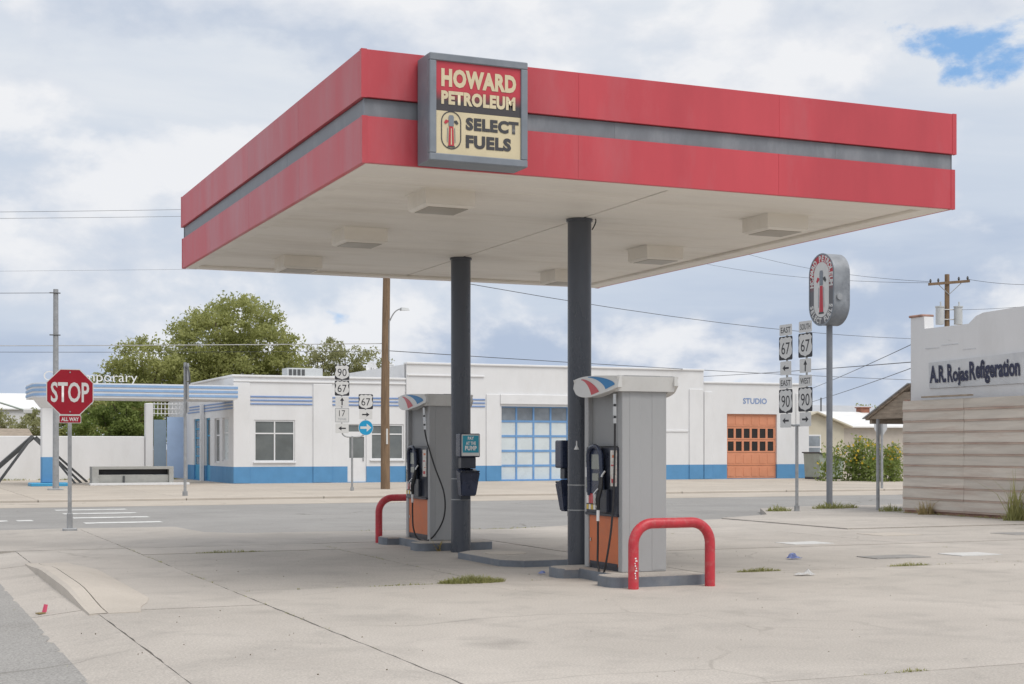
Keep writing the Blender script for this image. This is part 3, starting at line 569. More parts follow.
# ================================================================== FUEL PUMPS  (local: x across, y along the island, z from island top)
def make_pump(label, loc, hl, hose_pts):
    p = thing('fuel_pump', label, 'fuel pump', loc, group='fuel pumps')
    hx = 0.30
    def add(nm, bm, mt, par=None, **k): return obj(nm, bm, mt, par or p, local=True, **k)
    bm = B(); box(bm, -hx+.03, hx-.03, -hl+.02, hl-.02, -0.02, 0.05, 0.005); add('plinth', bm, M['pump_dark'])
    for s in (-1, 1):       # folded sheet ends
        y0, y1 = sorted((s*hl, s*(hl-.11))); bm = B(); box(bm, -hx, hx, y0, y1, 0.0, 2.16, 0.012, 2); e_ = add('end_panel', bm, M['pump_grey'])
        yo = s*(hl+.004)
        bm = B(); box(bm, -hx+.10, -hx+.245, min(yo, yo-s*.01), max(yo, yo-s*.01), 0.02, 2.15, 0.003); add('pressed_rib', bm, M['pump_grey'], e_)
        bm = B(); box(bm, hx-.20, hx-.03, min(yo, yo-s*.01), max(yo, yo-s*.01), 0.02, 2.15, 0.003); add('pressed_rib', bm, M['pump_grey'], e_)
    yi = hl-.112
    bm = B(); box(bm, -hx+.10, hx-.10, -yi, yi, 0.04, 2.16); add('core', bm, M['pump_grey_dark'])
    for s in (-1, 1):       # the two serving faces
        def fx(a, b): return tuple(sorted((s*a, s*b)))
        bm = B(); box(bm, *fx(hx-.11, hx-.015), -yi, yi, 0.05, 0.66, 0.008); d = add('lower_door', bm, M['orange'])
        bm = B(); box(bm, *fx(hx-.013, hx-.008), -yi+.03, yi-.03, 0.05, 0.09); add('kick_strip', bm, M['pump_dark'], d)
        bm = B(); box(bm, *fx(hx-.013, hx-.005), -s*.0+(-s)*(yi-.05)-.012, (-s)*(yi-.05)+.012, 0.33, 0.37); add('lock', bm, M['chrome'], d)
        bm = B(); box(bm, *fx(hx-.10, hx+.015), -yi-.03, yi+.03, 0.68, 1.49, 0.012); h = add('control_panel', bm, M['pump_dark'])
        bm = B(); box(bm, *fx(hx-.10, hx+.03), -yi-.035, yi+.035, 0.655, 0.69, 0.006); add('ledge', bm, M['pump_dark'], h)
        bm = B(); box(bm, *fx(hx-.095, hx-.06), -yi, yi, 1.50, 2.15); add('upper_panel', bm, M['pump_grey_dark'])
        X = s*(hx+.018); f = -s                                   # f: +y is the viewer's left on the -x face
        def flat(nm, ya, yb, za, zb, mt, t=.012, par=h):
            bm = B(); a_, b_ = sorted((f*ya, f*yb)); box(bm, *sorted((X-s*.004, X+s*t)), a_, b_, za, zb, 0.002); return add(nm, bm, mt, par)
        f = 1 if s < 0 else -1
        flat('display', yi-.10, yi+.02, 1.30, 1.44, M['screen']); flat('display', yi-.10, yi+.02, 1.12, 1.24, M['white']); flat('keypad', yi-.09, yi+.01, 0.98, 1.09, M['screen'])
        flat('instruction_card', -yi-.01, -yi+.15, 1.02, 1.45, M['card'], .006)
        for k, (a_, b_, c_) in enumerate(((.02, .12, .05), (.01, .07, .015), (.03, .13, .02), (.01, .10, .035))): flat('card_text', -yi+a_, -yi+b_, 1.06+k*.1, 1.06+k*.1+c_, M['orange' if k % 2 else 'logo_red'], .0075)
        for k, mt in enumerate(('white', 'logo_red', 'logo_red', 'white')):
            o = flat('grade_button', yi-.10-k*.062, yi-.045-k*.062, 0.80, 0.93, M[mt], .03)
            flat('octane_label', yi-.098-k*.062, yi-.047-k*.062, 0.725, 0.785, M['yellow' if k % 2 == 0 else 'white'], .03)
        # arched nozzle shroud
        yc = 0.09*f; arch = []; wv = 0.17
        for k in range(0, 13):
            a_ = math.pi*k/12; arch.append((X+s*.05, yc-wv*math.cos(a_), 1.38+.12*math.sin(a_)))
        pts = [(X+s*.03, yc-wv-.02, 0.90)]+arch+[(X+s*.03, yc+wv+.01, 0.90)]
        bm = B(); tube(bm, pts, 0.028, 8); b_ = add('nozzle_shroud', bm, M['pump_navy'], smooth=True)
        bm = B(); prism(bm, [(X, yc-.15, 0.92), (X, yc+.15, 0.92), (X, yc+.15, 1.40), (X, yc+.09, 1.47), (X, yc-.09, 1.47), (X, yc-.15, 1.40)], (s*.03, 0, 0)); add('shroud_back', bm, M['pump_navy'], b_)
        bm = B(); box(bm, *sorted((X+s*.03, X+s*.036)), yc-.10, yc+.11, 1.22, 1.40); box(bm, *sorted((X+s*.03, X+s*.036)), yc-.08, yc+.09, 1.08, 1.17); add('price_screen', bm, M['screen'], b_)
        # nozzle hung in its boot
        yn = -0.17*f
        bm = B(); tube(bm, [(X+s*.06, yn+.05*f, 1.12), (X+s*.10, yn, 1.00), (X+s*.13, yn+.01*f, 0.86), (X+s*.12, yn+.02*f, 0.74)], [.022, .034, .03, .022], 8); nz = add('nozzle', bm, M['black_rubber'], smooth=True)
        bm = B(); tube(bm, [(X+s*.02, yn+.03*f, 1.20), (X+s*.05, yn+.05*f, 1.15), (X+s*.075, yn+.035*f, 1.08)], .014, 8); add('spout', bm, M['chrome'], nz, smooth=True)
        bm = B(); tube(bm, [(X+s*.14, yn-.02*f, 0.99), (X+s*.19, yn, 0.93), (X+s*.18, yn+.01*f, 0.82), (X+s*.13, yn+.02*f, 0.76)], .010, 6); add('lever', bm, M['chrome'], nz, smooth=True)
        bm = B(); tube(bm, [(X+s*.12, yn+.02*f, 0.73), (X+s*.12, yn+.022*f, 0.60)], .019, 10); add('swivel', bm, M['white'], nz, smooth=True)
        bm = B(); box(bm, *sorted((X, X+s*.05)), yn-.06, yn+.07, 0.70, 0.98, 0.006); add('boot', bm, M['pump_dark'], nz)
        # hose with its swivels
        hp = [Vector((-s*q[0], q[1]*f, q[2])) for q in hose_pts]
        sm = []
        for k in range(len(hp)-1):
            q0, q1, q2, q3 = hp[max(k-1, 0)], hp[k], hp[k+1], hp[min(k+2, len(hp)-1)]
            for i in range(8):
                t = i/8; sm.append(0.5*((2*q1)+(q2-q0)*t+(2*q0-5*q1+4*q2-q3)*t*t+(3*q1-q0-3*q2+q3)*t**3))
        sm.append(hp[-1]); bm = B(); tube(bm, sm, 0.013, 8); hs = add('hose', bm, M['black_rubber'], smooth=True)
        bm = B(); q = hp[0]; d_ = (hp[1]-hp[0]).normalized()
        tube(bm, [q-d_*.02, q+d_*.10], .02, 10); tube(bm, [q+d_*.13, q+d_*.24], .022, 10); tube(bm, [q+d_*.27, q+d_*.33], .02, 10); add('breakaway', bm, M['chrome'], hs, smooth=True)
    # header: tray with bellied, bowed valances along both serving faces
    bm = B(); L_ = hl+.07; hexa(bm, [(-.37, -L_+.02, 2.15), (.37, -L_+.02, 2.15), (.37, L_-.02, 2.15), (-.37, L_-.02, 2.15), (-.41, -L_-.02, 2.325), (.41, -L_-.02, 2.325), (.41, L_+.02, 2.325), (-.41, L_+.02, 2.325)])
    hd = add('header', bm, M['pump_white'])
    bm = B(); box(bm, -.37, .37, -L_+.03, L_-.03, 2.326, 2.336); add('header_lid', bm, M['pump_grey'], hd)
    bm = B()
    for k in range(5): box(bm, random.uniform(-.3, .2), random.uniform(.22, .33), -.3+k*.14, -.28+k*.14, 2.3365, 2.352)
    add('header_clip', bm, M['pump_grey_dark'], hd)
    def vz(t):    # t 0..1 along the valance -> bow, lower edge, upper edge
        bow = .015+.10*math.sin(math.pi*t); lo = 2.165-.075*math.sin(math.pi*min(1, max(0, t*1.05)))**1.3; hi = 2.33+.018*math.sin(math.pi*t)
        if t < .12: lo += (.12-t)*.45
        if t > .88: lo += (t-.88)*.25
        return bow, lo, hi
    for s in (-1, 1):
        f = 1 if s < 0 else -1; n = 20; V = []; bm = B()
        for k in range(n+1):
            t = k/n; bow, lo, hi = vz(t); y = f*(L_+.03)*(1-2*t)      # t=0 at viewer's left
            V.append([bm.verts.new((s*(.37+bow+.02), y, lo)), bm.verts.new((s*(.37+bow), y, hi)), bm.verts.new((s*.35, y, hi)), bm.verts.new((s*.35, y, lo))])
        for k in range(n):
            for i in range(4): bm.faces.new((V[k][i], V[k+1][i], V[k+1][(i+1) % 4], V[k][(i+1) % 4]))
        bm.faces.new(V[0]); bm.faces.new(V[-1]); va = add('valance', bm, M['pump_white'], smooth=True)
        def P(t, v):
            bow, lo, hi = vz(t); y = f*(L_+.03)*(1-2*t); return Vector((s*(.37+bow+.02*(1-v)+.004), y, lo+(hi-lo)*v))
        def qb(p, u): return [(1-u)**2*p[0][i]+2*u*(1-u)*p[1][i]+u*u*p[2][i] for i in (0, 1)]
        for mt, up_, dn_ in (('logo_red', ((.30, .90), (.60, .85), (.72, .14)), ((.30, .85), (.50, .75), (.58, .08))), ('logo_blue', ((.48, .97), (.92, .97), (.95, .30)), ((.48, .94), (.75, .86), (.82, .18)))):
            bm = B(); A = []; n2 = 12
            for k in range(n2+1): A.append((bm.verts.new(P(*qb(up_, k/n2))), bm.verts.new(P(*qb(dn_, k/n2)))))
            for k in range(n2): bm.faces.new((A[k][0], A[k][1], A[k+1][1], A[k+1][0]))
            add('stripe_emblem', bm, M[mt], va)
    return p
# hose points: x outward is negative on the -x face, y toward the viewer's left is positive
make_pump('grey and orange fuel pump beside the nearer column, hose hanging straight', (8.40, 16.10, 0.122), 0.51,
          [(-.37, -.455, 2.10), (-.37, -.46, 1.75), (-.375, -.455, 1.2), (-.40, -.44, .6), (-.44, -.38, .15), (-.45, -.28, -.06), (-.45, -.17, .08), (-.44, -.15, .35), (-.438, -.148, .60)])
make_pump('grey and orange fuel pump behind the farther column, hose looped across its side', (8.36, 22.70, 0.122), 0.57,
          [(-.37, -.50, 2.10), (-.36, -.54, 1.7), (-.26, -.68, 1.2), (-.13, -.78, .75), (-.13, -.74, .35), (-.28, -.56, .03), (-.40, -.32, .02), (-.44, -.20, .18), (-.44, -.155, .40), (-.438, -.148, .60)])

# ---- towel and squeegee boxes on the columns, facing each other
def service_box(y, s, label, sign, dz, bz):
    t = thing('squeegee_box', label, 'squeegee box', (8.27, y, 0.75), group='squeegee boxes')
    def yy(a, b): return tuple(sorted((y+s*a, y+s*b)))
    bm = B(); box(bm, 8.19, 8.35, *yy(.153, .20), 0.72+bz, 1.75+dz, 0.004); obj('back_plate', bm, M['pump_dark'], t)
    bm = B(); box(bm, 8.105, 8.435, *yy(.20, .40), 1.44+dz, 1.80+dz, 0.02, 2); h = obj('towel_cabinet', bm, M['pump_navy'], t)
    if sign:
        a = y+s*.402
        bm = B(); box(bm, 8.125, 8.415, min(a, a-.012), max(a, a-.012)-.003, 1.46+dz, 1.785+dz, 0.003); obj('sign_card', bm, M['pump_white'], h)
        bm = B(); box(bm, 8.14, 8.40, a-.017, a-.0125, 1.51+dz, 1.77+dz); obj('sign_print', bm, M['teal'], h)
        for k, (w, hh, st) in enumerate(((.10, .05, 'PAY'), (.16, .05, 'AT THE'), (.19, .07, 'PUMP'))):
            lettering(st, M['white'], h, (8.27, a-.0195, 1.728-k*.075+dz), XP, ZP, w, hh, 0.05)
    bm = B(); box(bm, 8.15, 8.39, *yy(.20, .33), 1.20+bz, 1.44+dz, 0.008); obj('neck', bm, M['pump_dark'], t)
    bm = B(); a0, a1 = y+s*.20, y+s*.40; b1 = y+s*.34
    hexa(bm, [(8.15, a0, .78+bz), (8.39, a0, .78+bz), (8.39, b1, .78+bz), (8.15, b1, .78+bz), (8.105, a0, 1.20+bz), (8.435, a0, 1.20+bz), (8.435, a1, 1.14+bz), (8.105, a1, 1.14+bz)])
    bmesh.ops.bevel(bm, geom=list(bm.edges), offset=.015, segments=2, affect='EDGES'); bk = obj('bucket', bm, M['pump_navy'], t)
    bm = B(); tube(bm, [(8.12, a1, 1.155+bz), (8.42, a1, 1.155+bz)], .012, 8); obj('rim', bm, M['pump_dark'], bk)
service_box(21.3, -1, 'dark squeegee box with teal sign on the farther column', True, .02, .09)
service_box(17.1, 1, 'black squeegee box behind the nearer column, seen from its back', False, -.10, 0.0)
bm = B(); tube(bm, [(8.175, 16.985, 1.58), (8.175, 16.985, 1.63)], [.035, .012], 10); tube(bm, [(8.175, 16.985, 1.63), (8.175, 16.985, 1.69)], .009, 8)
tag(obj('hook_bell', bm, M['white'], None, loc=(8.175, 16.985, 1.58), smooth=True), 'small white bell-shaped fitting hung on the nearer column', 'fitting')

# ================================================================== ROAD SIGNS
SHIELD = [(0, 1), (.30, .90), (.52, .97), (.66, 1), (.98, .72), (.84, .45), (.88, .18), (1, -.15), (.94, -.52), (.62, -.80), (.25, -.88), (0, -1)]
SHIELD = SHIELD + [(-x, y) for x, y in reversed(SHIELD[1:-1])]
def rrect(w, h, r=0.03, n=3):
    p = []
    for cx_, cy_, a0 in ((w/2-r, h/2-r, 0), (-w/2+r, h/2-r, 90), (-w/2+r, -h/2+r, 180), (w/2-r, -h/2+r, 270)):
        p += [(cx_+r*math.cos(R(a0+90*k/n)), cy_+r*math.sin(R(a0+90*k/n))) for k in range(n+1)]
    return p
def plate(parent, poly, x, z, mt, y=0.0, t=.004, name='sign_plate'):
    bm = B(); prism(bm, [(x+a, y, z+b) for a, b in poly], (0, -t, 0)); return obj(name, bm, mt, parent, local=True)
def arrow_pts(w, h, dir_):
    p = [(-.5, -.15), (.08, -.15), (.08, -.5), (.5, 0), (.08, .5), (.08, .15), (-.5, .15)]
    ang = {'r': 0, 'l': math.pi, 'u': math.pi/2}[dir_]; c, s = math.cos(ang), math.sin(ang)
    sx = max(w, h); sy = min(w, h)
    return [((a*sx*c-b*sy*s), (a*sx*s+b*sy*c)) for a, b in p]
def route_sign(root, x, z, kind, val, w):
    """kind: shield / word / arrow / state / round"""
    if kind == 'shield':
        p = plate(root, rrect(w, w, .04), x, z, M['black']); plate(p, [(a*w*.485, b*w*.47) for a, b in SHIELD], x, z, M['sign_white'], -.0055, .001, 'shield')
        lettering(val, M['black'], p, (x, -.0085, z-.01*w), XP, ZP, w*.62, w*.50, 0.0, True, 'number')
    elif kind == 'word':
        p = plate(root, rrect(w, w*.5, .03), x, z, M['sign_white']); lettering(val, M['black'], p, (x, -.006, z), XP, ZP, w*.78, w*.26, 0.01, True)
    elif kind == 'arrow':
        p = plate(root, rrect(w*.88, w*.62, .03), x, z, M['sign_white']); plate(p, arrow_pts(w*.5, w*.28, val), x, z, M['black'], -.0055, .001, 'arrow')
    elif kind == 'state':
        p = plate(root, rrect(w, w, .04), x, z, M['sign_white']); bm = B()
        for a, b, c, d in ((-.46, .46, .44, .46), (-.46, .46, -.46, -.44), (-.46, -.44, -.44, .44), (.44, .46, -.44, .44)): sheet(bm, [(x+a*w, -.006, z+c*w), (x+b*w, -.006, z+c*w), (x+b*w, -.006, z+d*w), (x+a*w, -.006, z+d*w)])
        obj('border_line', bm, M['frame_grey'], p, True); lettering(val, M['black'], p, (x, -.006, z+.12*w), XP, ZP, w*.42, w*.40, -0.005, True, 'number')
        lettering('TEXAS', M['frame_grey'], p, (x, -.006, z-.26*w), XP, ZP, w*.58, w*.14, 0.0, True)
    elif kind == 'round':
        c = [(w*.5*math.cos(2*math.pi*k/28), w*.5*math.sin(2*math.pi*k/28)) for k in range(28)]
        p = plate(root, c, x, z, M['sign_white']); plate(p, [(a*.95, b*.95) for a, b in c], x, z, M['arrow_blue'], -.0055, .001, 'disc'); plate(p, arrow_pts(w*.74, w*.52, val), x, z, M['sign_white'], -.0075, .001, 'arrow')
def sign_assembly(label, loc, rz, fork, xo, cols, post_r=0.04):
    root = thing('route_sign', label, 'road sign', loc, rz, 'route sign posts')
    bm = B(); tube(bm, [(0, .04, -.05), (0, .04, fork+.02)], post_r, 10); obj('post', bm, M['galv'], root, True, True)
    bm = B(); tube(bm, [(0, .04, -.05), (0, .04, .14)], post_r*1.7, 10); obj('post_socket', bm, M['galv'], root, True, True)
    for sx, (z0, items), xq in zip((-1, 1), cols, xo if isinstance(xo, tuple) else (xo, xo)):
        x = sx*xq; top = z0
        for k, (kind, val, w, gap) in enumerate(items):
            h = {'shield': w, 'word': w*.5, 'arrow': w*.62, 'state': w, 'round': w}[kind]
            top -= gap; route_sign(root, x, top-h/2, kind, val, w); top -= h
        bm = B(); tube(bm, bez((0, .04, fork), (sx*xq*.55, .04, fork-.02), (x, .04, fork), (x, .04, fork+.25), 8) + [(x, .04, z0-.05)], .028, 8); obj('bracket_arm', bm, M['galv'], root, True, True)
    return root
# far kerb, west of the wood pole
sign_assembly('forked route sign with blue round arrow before the white building', (16.25, 53.0, 0), 0, 2.02, (.40, .52),
   [(4.69, [('shield', '90', .56, 0), ('shield', '67', .56, .03), ('arrow', 'u', .58, .03), ('state', '17', .56, .05), ('arrow', 'l', .58, .03)]),
    (3.61, [('shield', '67', .56, 0), ('arrow', 'r', .58, .02), ('round', 'r', .58, .02)])])
# near verge, facing west: the viewer's left is +y
sign_assembly('tall forked route sign on the near grass verge, left of the oval sign', (21.08, 31.2, 0.02), R(-90), 2.15, .43,
   [(4.70, [('word', 'EAST', .56, 0), ('shield', '67', .60, .02), ('arrow', 'l', .56, .03), ('word', 'EAST', .56, .06), ('shield', '90', .60, .02), ('arrow', 'l', .56, .02)]),
    (4.72, [('word', 'SOUTH', .56, 0), ('shield', '67', .60, .02), ('arrow', 'u', .56, .03), ('word', 'WEST', .56, .06), ('shield', '90', .60, .02), ('arrow', 'r', .56, .02)])])
# sign stack seen edge-on across the road
es = thing('edge_on_sign', 'tall grey sign post seen edge-on in front of the blue gate', 'road sign', (9.45, 49.6, 0), R(96), 'route sign posts')
bm = B(); tube(bm, [(0, .04, -.05), (0, .04, 4.45)], .05, 10); obj('post', bm, M['galv'], es, True, True)
bm = B(); tube(bm, [(0, .04, -.05), (0, .04, .16)], .09, 10); obj('post_socket', bm, M['galv'], es, True, True)
for k, (z, h) in enumerate(((4.12, .60), (3.5, .58), (2.95, .36))): plate(es, rrect(.6, h, .04), 0, z, M['sign_back'])
bm = B(); tube(bm, bez((0, .04, 4.3), (-.3, .04, 4.3), (-.55, .04, 4.2), (-.5, .04, 3.7), 8), .03, 8); obj('bracket_arm', bm, M['steel_dark'], es, True, True)
# stop sign
def octagon(r, c=(0, 0)): return [(c[0]+r/math.cos(math.pi/8)*math.cos(R(22.5+45*k)), c[1]+r/math.cos(math.pi/8)*math.sin(R(22.5+45*k))) for k in range(8)]
st = thing('stop_sign', 'red octagonal stop sign with all way plate on the near corner', 'stop sign', (3.41, 29.6, 0), R(4))
bm = B(); box(bm, -.035, .035, .0, .05, -.05, 3.0, .006); obj('post', bm, M['galv'], st, True)
bm = B(); box(bm, -.05, .05, -.012, .062, -.05, .34, .006); box(bm, -.13, .13, -.05, .09, -.02, .05, .01); obj('post_socket', bm, M['galv'], st, True)
p = plate(st, octagon(.445), 0, 2.68, M['sign_white']); plate(p, octagon(.428), 0, 2.68, M['stop_red'], -.0055, .001, 'red_face')
lettering('STOP', M['sign_white'], p, (0, -.0085, 2.675), XP, ZP, .72, .39, 0.02, True)
bm = B(); [tube(bm, [(0, -.006, z), (0, -.016, z)], .014, 8) for z in (3.06, 2.30)]; obj('bolt', bm, M['galv'], p, True)
p = plate(st, rrect(.42, .15, .02), 0, 2.155, M['sign_white'], name='word_plate'); plate(p, rrect(.40, .13, .018), 0, 2.155, M['stop_red'], -.0055, .001, 'red_face')
lettering('ALL WAY', M['sign_white'], p, (0, -.0085, 2.155), XP, ZP, .33, .075, 0.03, True)
# reverse of a stop sign far down the road
bs_ = thing('stop_sign', 'bare metal back of an octagonal sign beyond the lean-to porch', 'stop sign', (36.4, 47.9, 0), R(12))
bm = B(); tube(bm, [(0, 0, -.05), (0, 0, 2.6)], .05, 10); obj('post', bm, M['galv'], bs_, True, True)
bm = B(); prism(bm, [(a, .06, 2.5+b) for a, b in octagon(.38)], (0, .004, 0)); obj('sign_plate', bm, M['sign_back'], bs_, True)

# ---- oval brand sign on its pole, facing west
ov = thing('oval_sign', 'oval grey-rimmed brand sign high on a dark steel pole', 'sign', (24.15, 34.1, 0))
bm = B(); tube(bm, [(24.15, 34.1, -.05), (24.15, 34.1, 5.1)], .085, 16); obj('pole', bm, M['pole_grey'], ov, smooth=True)
zc = 5.96; Wp, Hp, Dp = 1.16, 1.98, .52; xw = 24.15-Dp/2
mot = mat('mottled_aluminium', (0.27, 0.285, 0.305), 0.5, 0.2, 3, metal=0.25, dirt=(0.15, 0.16, 0.18), dirt_amt=0.85, dscale=2.6)
bm = B(); pts = pill_pts(Wp, Hp, 18); prism(bm, [(xw, 34.1+a, zc+b) for a, b in pts], (Dp, 0, 0)); bx_ = obj('cabinet', bm, mot, ov, smooth=True)
def ringf(w1, h1, w2, h2, lift, mt, nm, par):
    bm = B(); a = pill_pts(w1, h1, 18); b = pill_pts(w2, h2, 18); va = [bm.verts.new((xw-lift, 34.1+p_, zc+q)) for p_, q in a]; vb = [bm.verts.new((xw-lift, 34.1+p_, zc+q)) for p_, q in b]; n = len(a)
    for i in range(n): bm.faces.new((va[i], va[(i+1) % n], vb[(i+1) % n], vb[i]))
    return obj(nm, bm, mt, par)
bm = B(); prism(bm, [(xw-.004, 34.1+a, zc+b) for a, b in pill_pts(Wp-.05, Hp-.05, 18)], (.003, 0, 0)); fc = obj('face', bm, grad_mat('oval_print', zc+.42, zc-.05, (0.42, 0.035, 0.05), (0.11, 0.11, 0.12)), ov)
ringf(Wp+.02, Hp+.02, Wp-.07, Hp-.07, .012, M['frame_grey'], 'rim', ov)
bm = B(); prism(bm, [(xw-.009, 34.1+a, zc+b) for a, b in pill_pts(.70, 1.52, 18)], (.004, 0, 0)); obj('inner_panel', bm, M['sign_white'], ov)
old_pump(ov, (xw-.0095, 34.1, zc-.03), (0, -1, 0), ZP, (-1, 0, 0), .66, 1.36, inner=M['sign_red'])
def arc_text(s, top, h, span_len, mt):
    r = .45; sl = Hp/2-.06-.06-r                  # path: pill centreline
    sl = (Hp-Wp)/2; n = len(s); allb = bmesh.new()
    for i, ch in enumerate(s):
        if ch == ' ': continue
        d = (i+.5-n/2)/n*span_len                  # along path from the crown, + is viewer's right
        q = math.pi*r/2
        if abs(d) <= q: th = d/r; px, pz, rot = r*math.sin(th), sl+r*math.cos(th), -th
        else: sg_ = 1 if d > 0 else -1; px, pz, rot = sg_*r, sl-(abs(d)-q), -sg_*math.pi/2
        if not top: pz, rot = -pz, -rot
        me = text_mesh(ch, 0.045); co = np.zeros(len(me.vertices)*3); me.vertices.foreach_get('co', co); co = co.reshape(-1, 3)
        mn, mx = co.min(0), co.max(0); w = (mx[0]-mn[0]); u = (co[:, 0]-(mn[0]+mx[0])/2)*h*1.2; v = (co[:, 1]-.35)*h/.72
        uu = u*math.cos(rot)-v*math.sin(rot)+px; vv = u*math.sin(rot)+v*math.cos(rot)+pz
        base = [allb.verts.new((xw-.008, 34.1-a, zc+b)) for a, b in zip(uu, vv)]
        for pl in me.polygons:
            try: allb.faces.new([base[k] for k in pl.vertices])
            except ValueError: pass
        bpy.data.meshes.remove(me)
    obj('lettering', allb, mt, fc)
arc_text('HOWARD PETROLEUM', True, .16, 2.08, M['sign_white']); arc_text('SELECT FUELS', False, .15, 1.42, M['sign_white'])
bm = B(); tube(bm, [(24.05, 33.52, 5.72), (24.05, 33.47, 5.72)], .09, 12); obj('access_cap', bm, M['galv'], ov)
bm = B(); tube(bm, [(24.15, 34.1, 5.0), (24.15, 34.1, 5.07)], .14, 16); obj('collar', bm, M['column'], ov)

# ================================================================== WHITE AND BLUE BUILDING ACROSS THE ROAD
def wall_open(bm, u0, u1, z0, z1, ops, plane, depth, face, tops=None):
    """one wall face with rectangular openings and their reveals; face 'y' looks to -y, 'x' looks to -x"""
    P = (lambda u, z, d: (u, plane+d, z)) if face == 'y' else (lambda u, z, d: (plane+d, u, z))
    us = sorted({u0, u1, *[v for o in ops for v in o[:2]]}); zs_ = sorted({z0, z1, *[v for o in ops for v in o[2:]]})
    def q(*p): bm.faces.new([bm.verts.new(x) for x in p])
    for a, b in zip(us, us[1:]):
        for c, d in zip(zs_, zs_[1:]):
            if any(o[0] <= a and b <= o[1] and o[2] <= c and d <= o[3] for o in ops): continue
            q(P(a, c, 0), P(b, c, 0), P(b, d, 0), P(a, d, 0))
    for a, b, c, d in ops:
        q(P(a, c, 0), P(a, d, 0), P(a, d, depth), P(a, c, depth)); q(P(b, c, 0), P(b, d, 0), P(b, d, depth), P(b, c, depth))
        q(P(a, d, 0), P(b, d, 0), P(b, d, depth), P(a, d, depth)); q(P(a, c, 0), P(b, c, 0), P(b, c, depth), P(a, c, depth))
    bmesh.ops.remove_doubles(bm, verts=bm.verts, dist=0.0005)
    return bm
bl = thing('white_building', 'long low white building with blue base and two garage doors', 'building', (30, 66, 0))
FY = 66.0
opsA = [(15.62, 17.51, 0.97, 2.87), (20.0, 20.92, 0.03, 2.71), (21.12, 22.74, 1.05, 2.71)]
bm = B(); wall_open(bm, 14.67, 22.85, 0, 4.8, opsA, FY, .22, 'y'); obj('front_wall', bm, M['wall_white'], bl)
opsB = [(27.71, 32.3, 0.02, 3.62)]
bm = B(); wall_open(bm, 22.851, 38.96, 0, 5.55, opsB, FY-.06, .45, 'y'); obj('front_wall', bm, M['wall_white'], bl)
opsC = [(40.39, 43.44, 0.02, 3.37)]
bm = B(); wall_open(bm, 38.961, 45.4, 0, 4.92, opsC, FY, .35, 'y'); obj('front_wall', bm, M['wall_white'], bl)
# west wall under the old canopy
opsW = [(67.0, 68.3, 1.0, 3.0), (68.9, 70.0, 0.9, 3.0), (71.0, 72.1, .03, 3.05), (73.3, 75.0, .03, 3.05)]
bm = B(); wall_open(bm, 66.0, 76.6, 0, 4.8, opsW, 14.67, .2, 'x'); obj('side_wall', bm, M['wall_white'], bl)
bm = B(); sheet(bm, [(14.68, 66.45, 4.45), (22.85, 66.45, 4.45), (22.85, 82, 4.45), (14.68, 82, 4.45)]); obj('roof', bm, M['tin'], bl)
bm = B(); sheet(bm, [(22.86, 66.45, 5.2), (38.95, 66.45, 5.2), (38.95, 82, 5.2), (22.86, 82, 5.2)]); obj('roof', bm, M['tin'], bl)
bm = B(); sheet(bm, [(38.97, 66.45, 4.6), (45.39, 66.45, 4.6), (45.39, 82, 4.6), (38.97, 82, 4.6)]); obj('roof', bm, M['tin'], bl)
bm = B(); box(bm, 14.68, 45.39, 81.8, 82, 0, 4.45); box(bm, 45.15, 45.40, 66.25, 81.8, 0, 4.92); box(bm, 22.852, 23.1, 66.25, 81.8, 4.0, 5.55); box(bm, 38.7, 38.955, 66.25, 81.8, 4.0, 5.55); box(bm, 14.68, 14.9, 76.6, 81.8, 0, 4.8); obj('rear_wall', bm, M['stucco'], bl)
for a, b, z, y in ((14.60, 22.84, 4.8, FY), (22.845, 38.97, 5.55, FY-.06), (38.975, 45.45, 4.92, FY)):
    bm = B(); box(bm, a, b, y-.07, y+.40, z, z+.10, .02); obj('coping', bm, M['trim_white'], bl)
bm = B(); box(bm, 14.60, 14.95, FY+.401, 76.7, 4.8, 4.9, .02); obj('coping', bm, M['trim_white'], bl)
# pilasters and mouldings
for a, b, z1, y in ((14.665, 15.42, 4.55, FY), (18.35, 19.25, 4.55, FY), (26.9, 27.62, 4.2, FY-.06), (32.4, 33.1, 4.2, FY-.06), (38.1, 38.9, 4.62, FY-.06), (39.0, 39.5, 4.5, FY), (44.6, 45.41, 4.5, FY)):
    bm = B(); box(bm, a, b, y-.055, y-.001, 0, z1, .02); obj('pilaster', bm, M['wall_white'], bl)
bm = B(); box(bm, 27.621, 32.399, FY-.16, FY-.061, 3.72, 4.2, .02); obj('door_lintel', bm, M['trim_white'], bl)
for a, b, z in ((14.67, 22.84, 4.58), (22.9, 26.8, 5.0)):
    bm = B(); box(bm, a, b, FY-.06-(.06 if a > 20 else 0), FY-.001-(.06 if a > 20 else 0), z, z+.08, .015); obj('moulding', bm, M['trim_white'], bl)
bm = B(); box(bm, 35.1, 38.05, FY-.10, FY-.061, 2.42, 2.52, .01); obj('moulding', bm, M['trim_white'], bl)
for a, b in ((15.45, 18.32), (19.28, 22.8)):
    for k in range(3):
        bm = B(); box(bm, a, b, FY-.035, FY-.001, 3.56+k*.165, 3.63+k*.165, .01); obj('blue_stripe', bm, M['stripe_blue'], bl)
for a, b, z in ((22.9, 26.85, 3.56),):
    for k in range(3):
        bm = B(); box(bm, a, b, FY-.095, FY-.061, z+k*.165, z+.07+k*.165, .01); obj('blue_stripe', bm, M['stripe_blue'], bl)
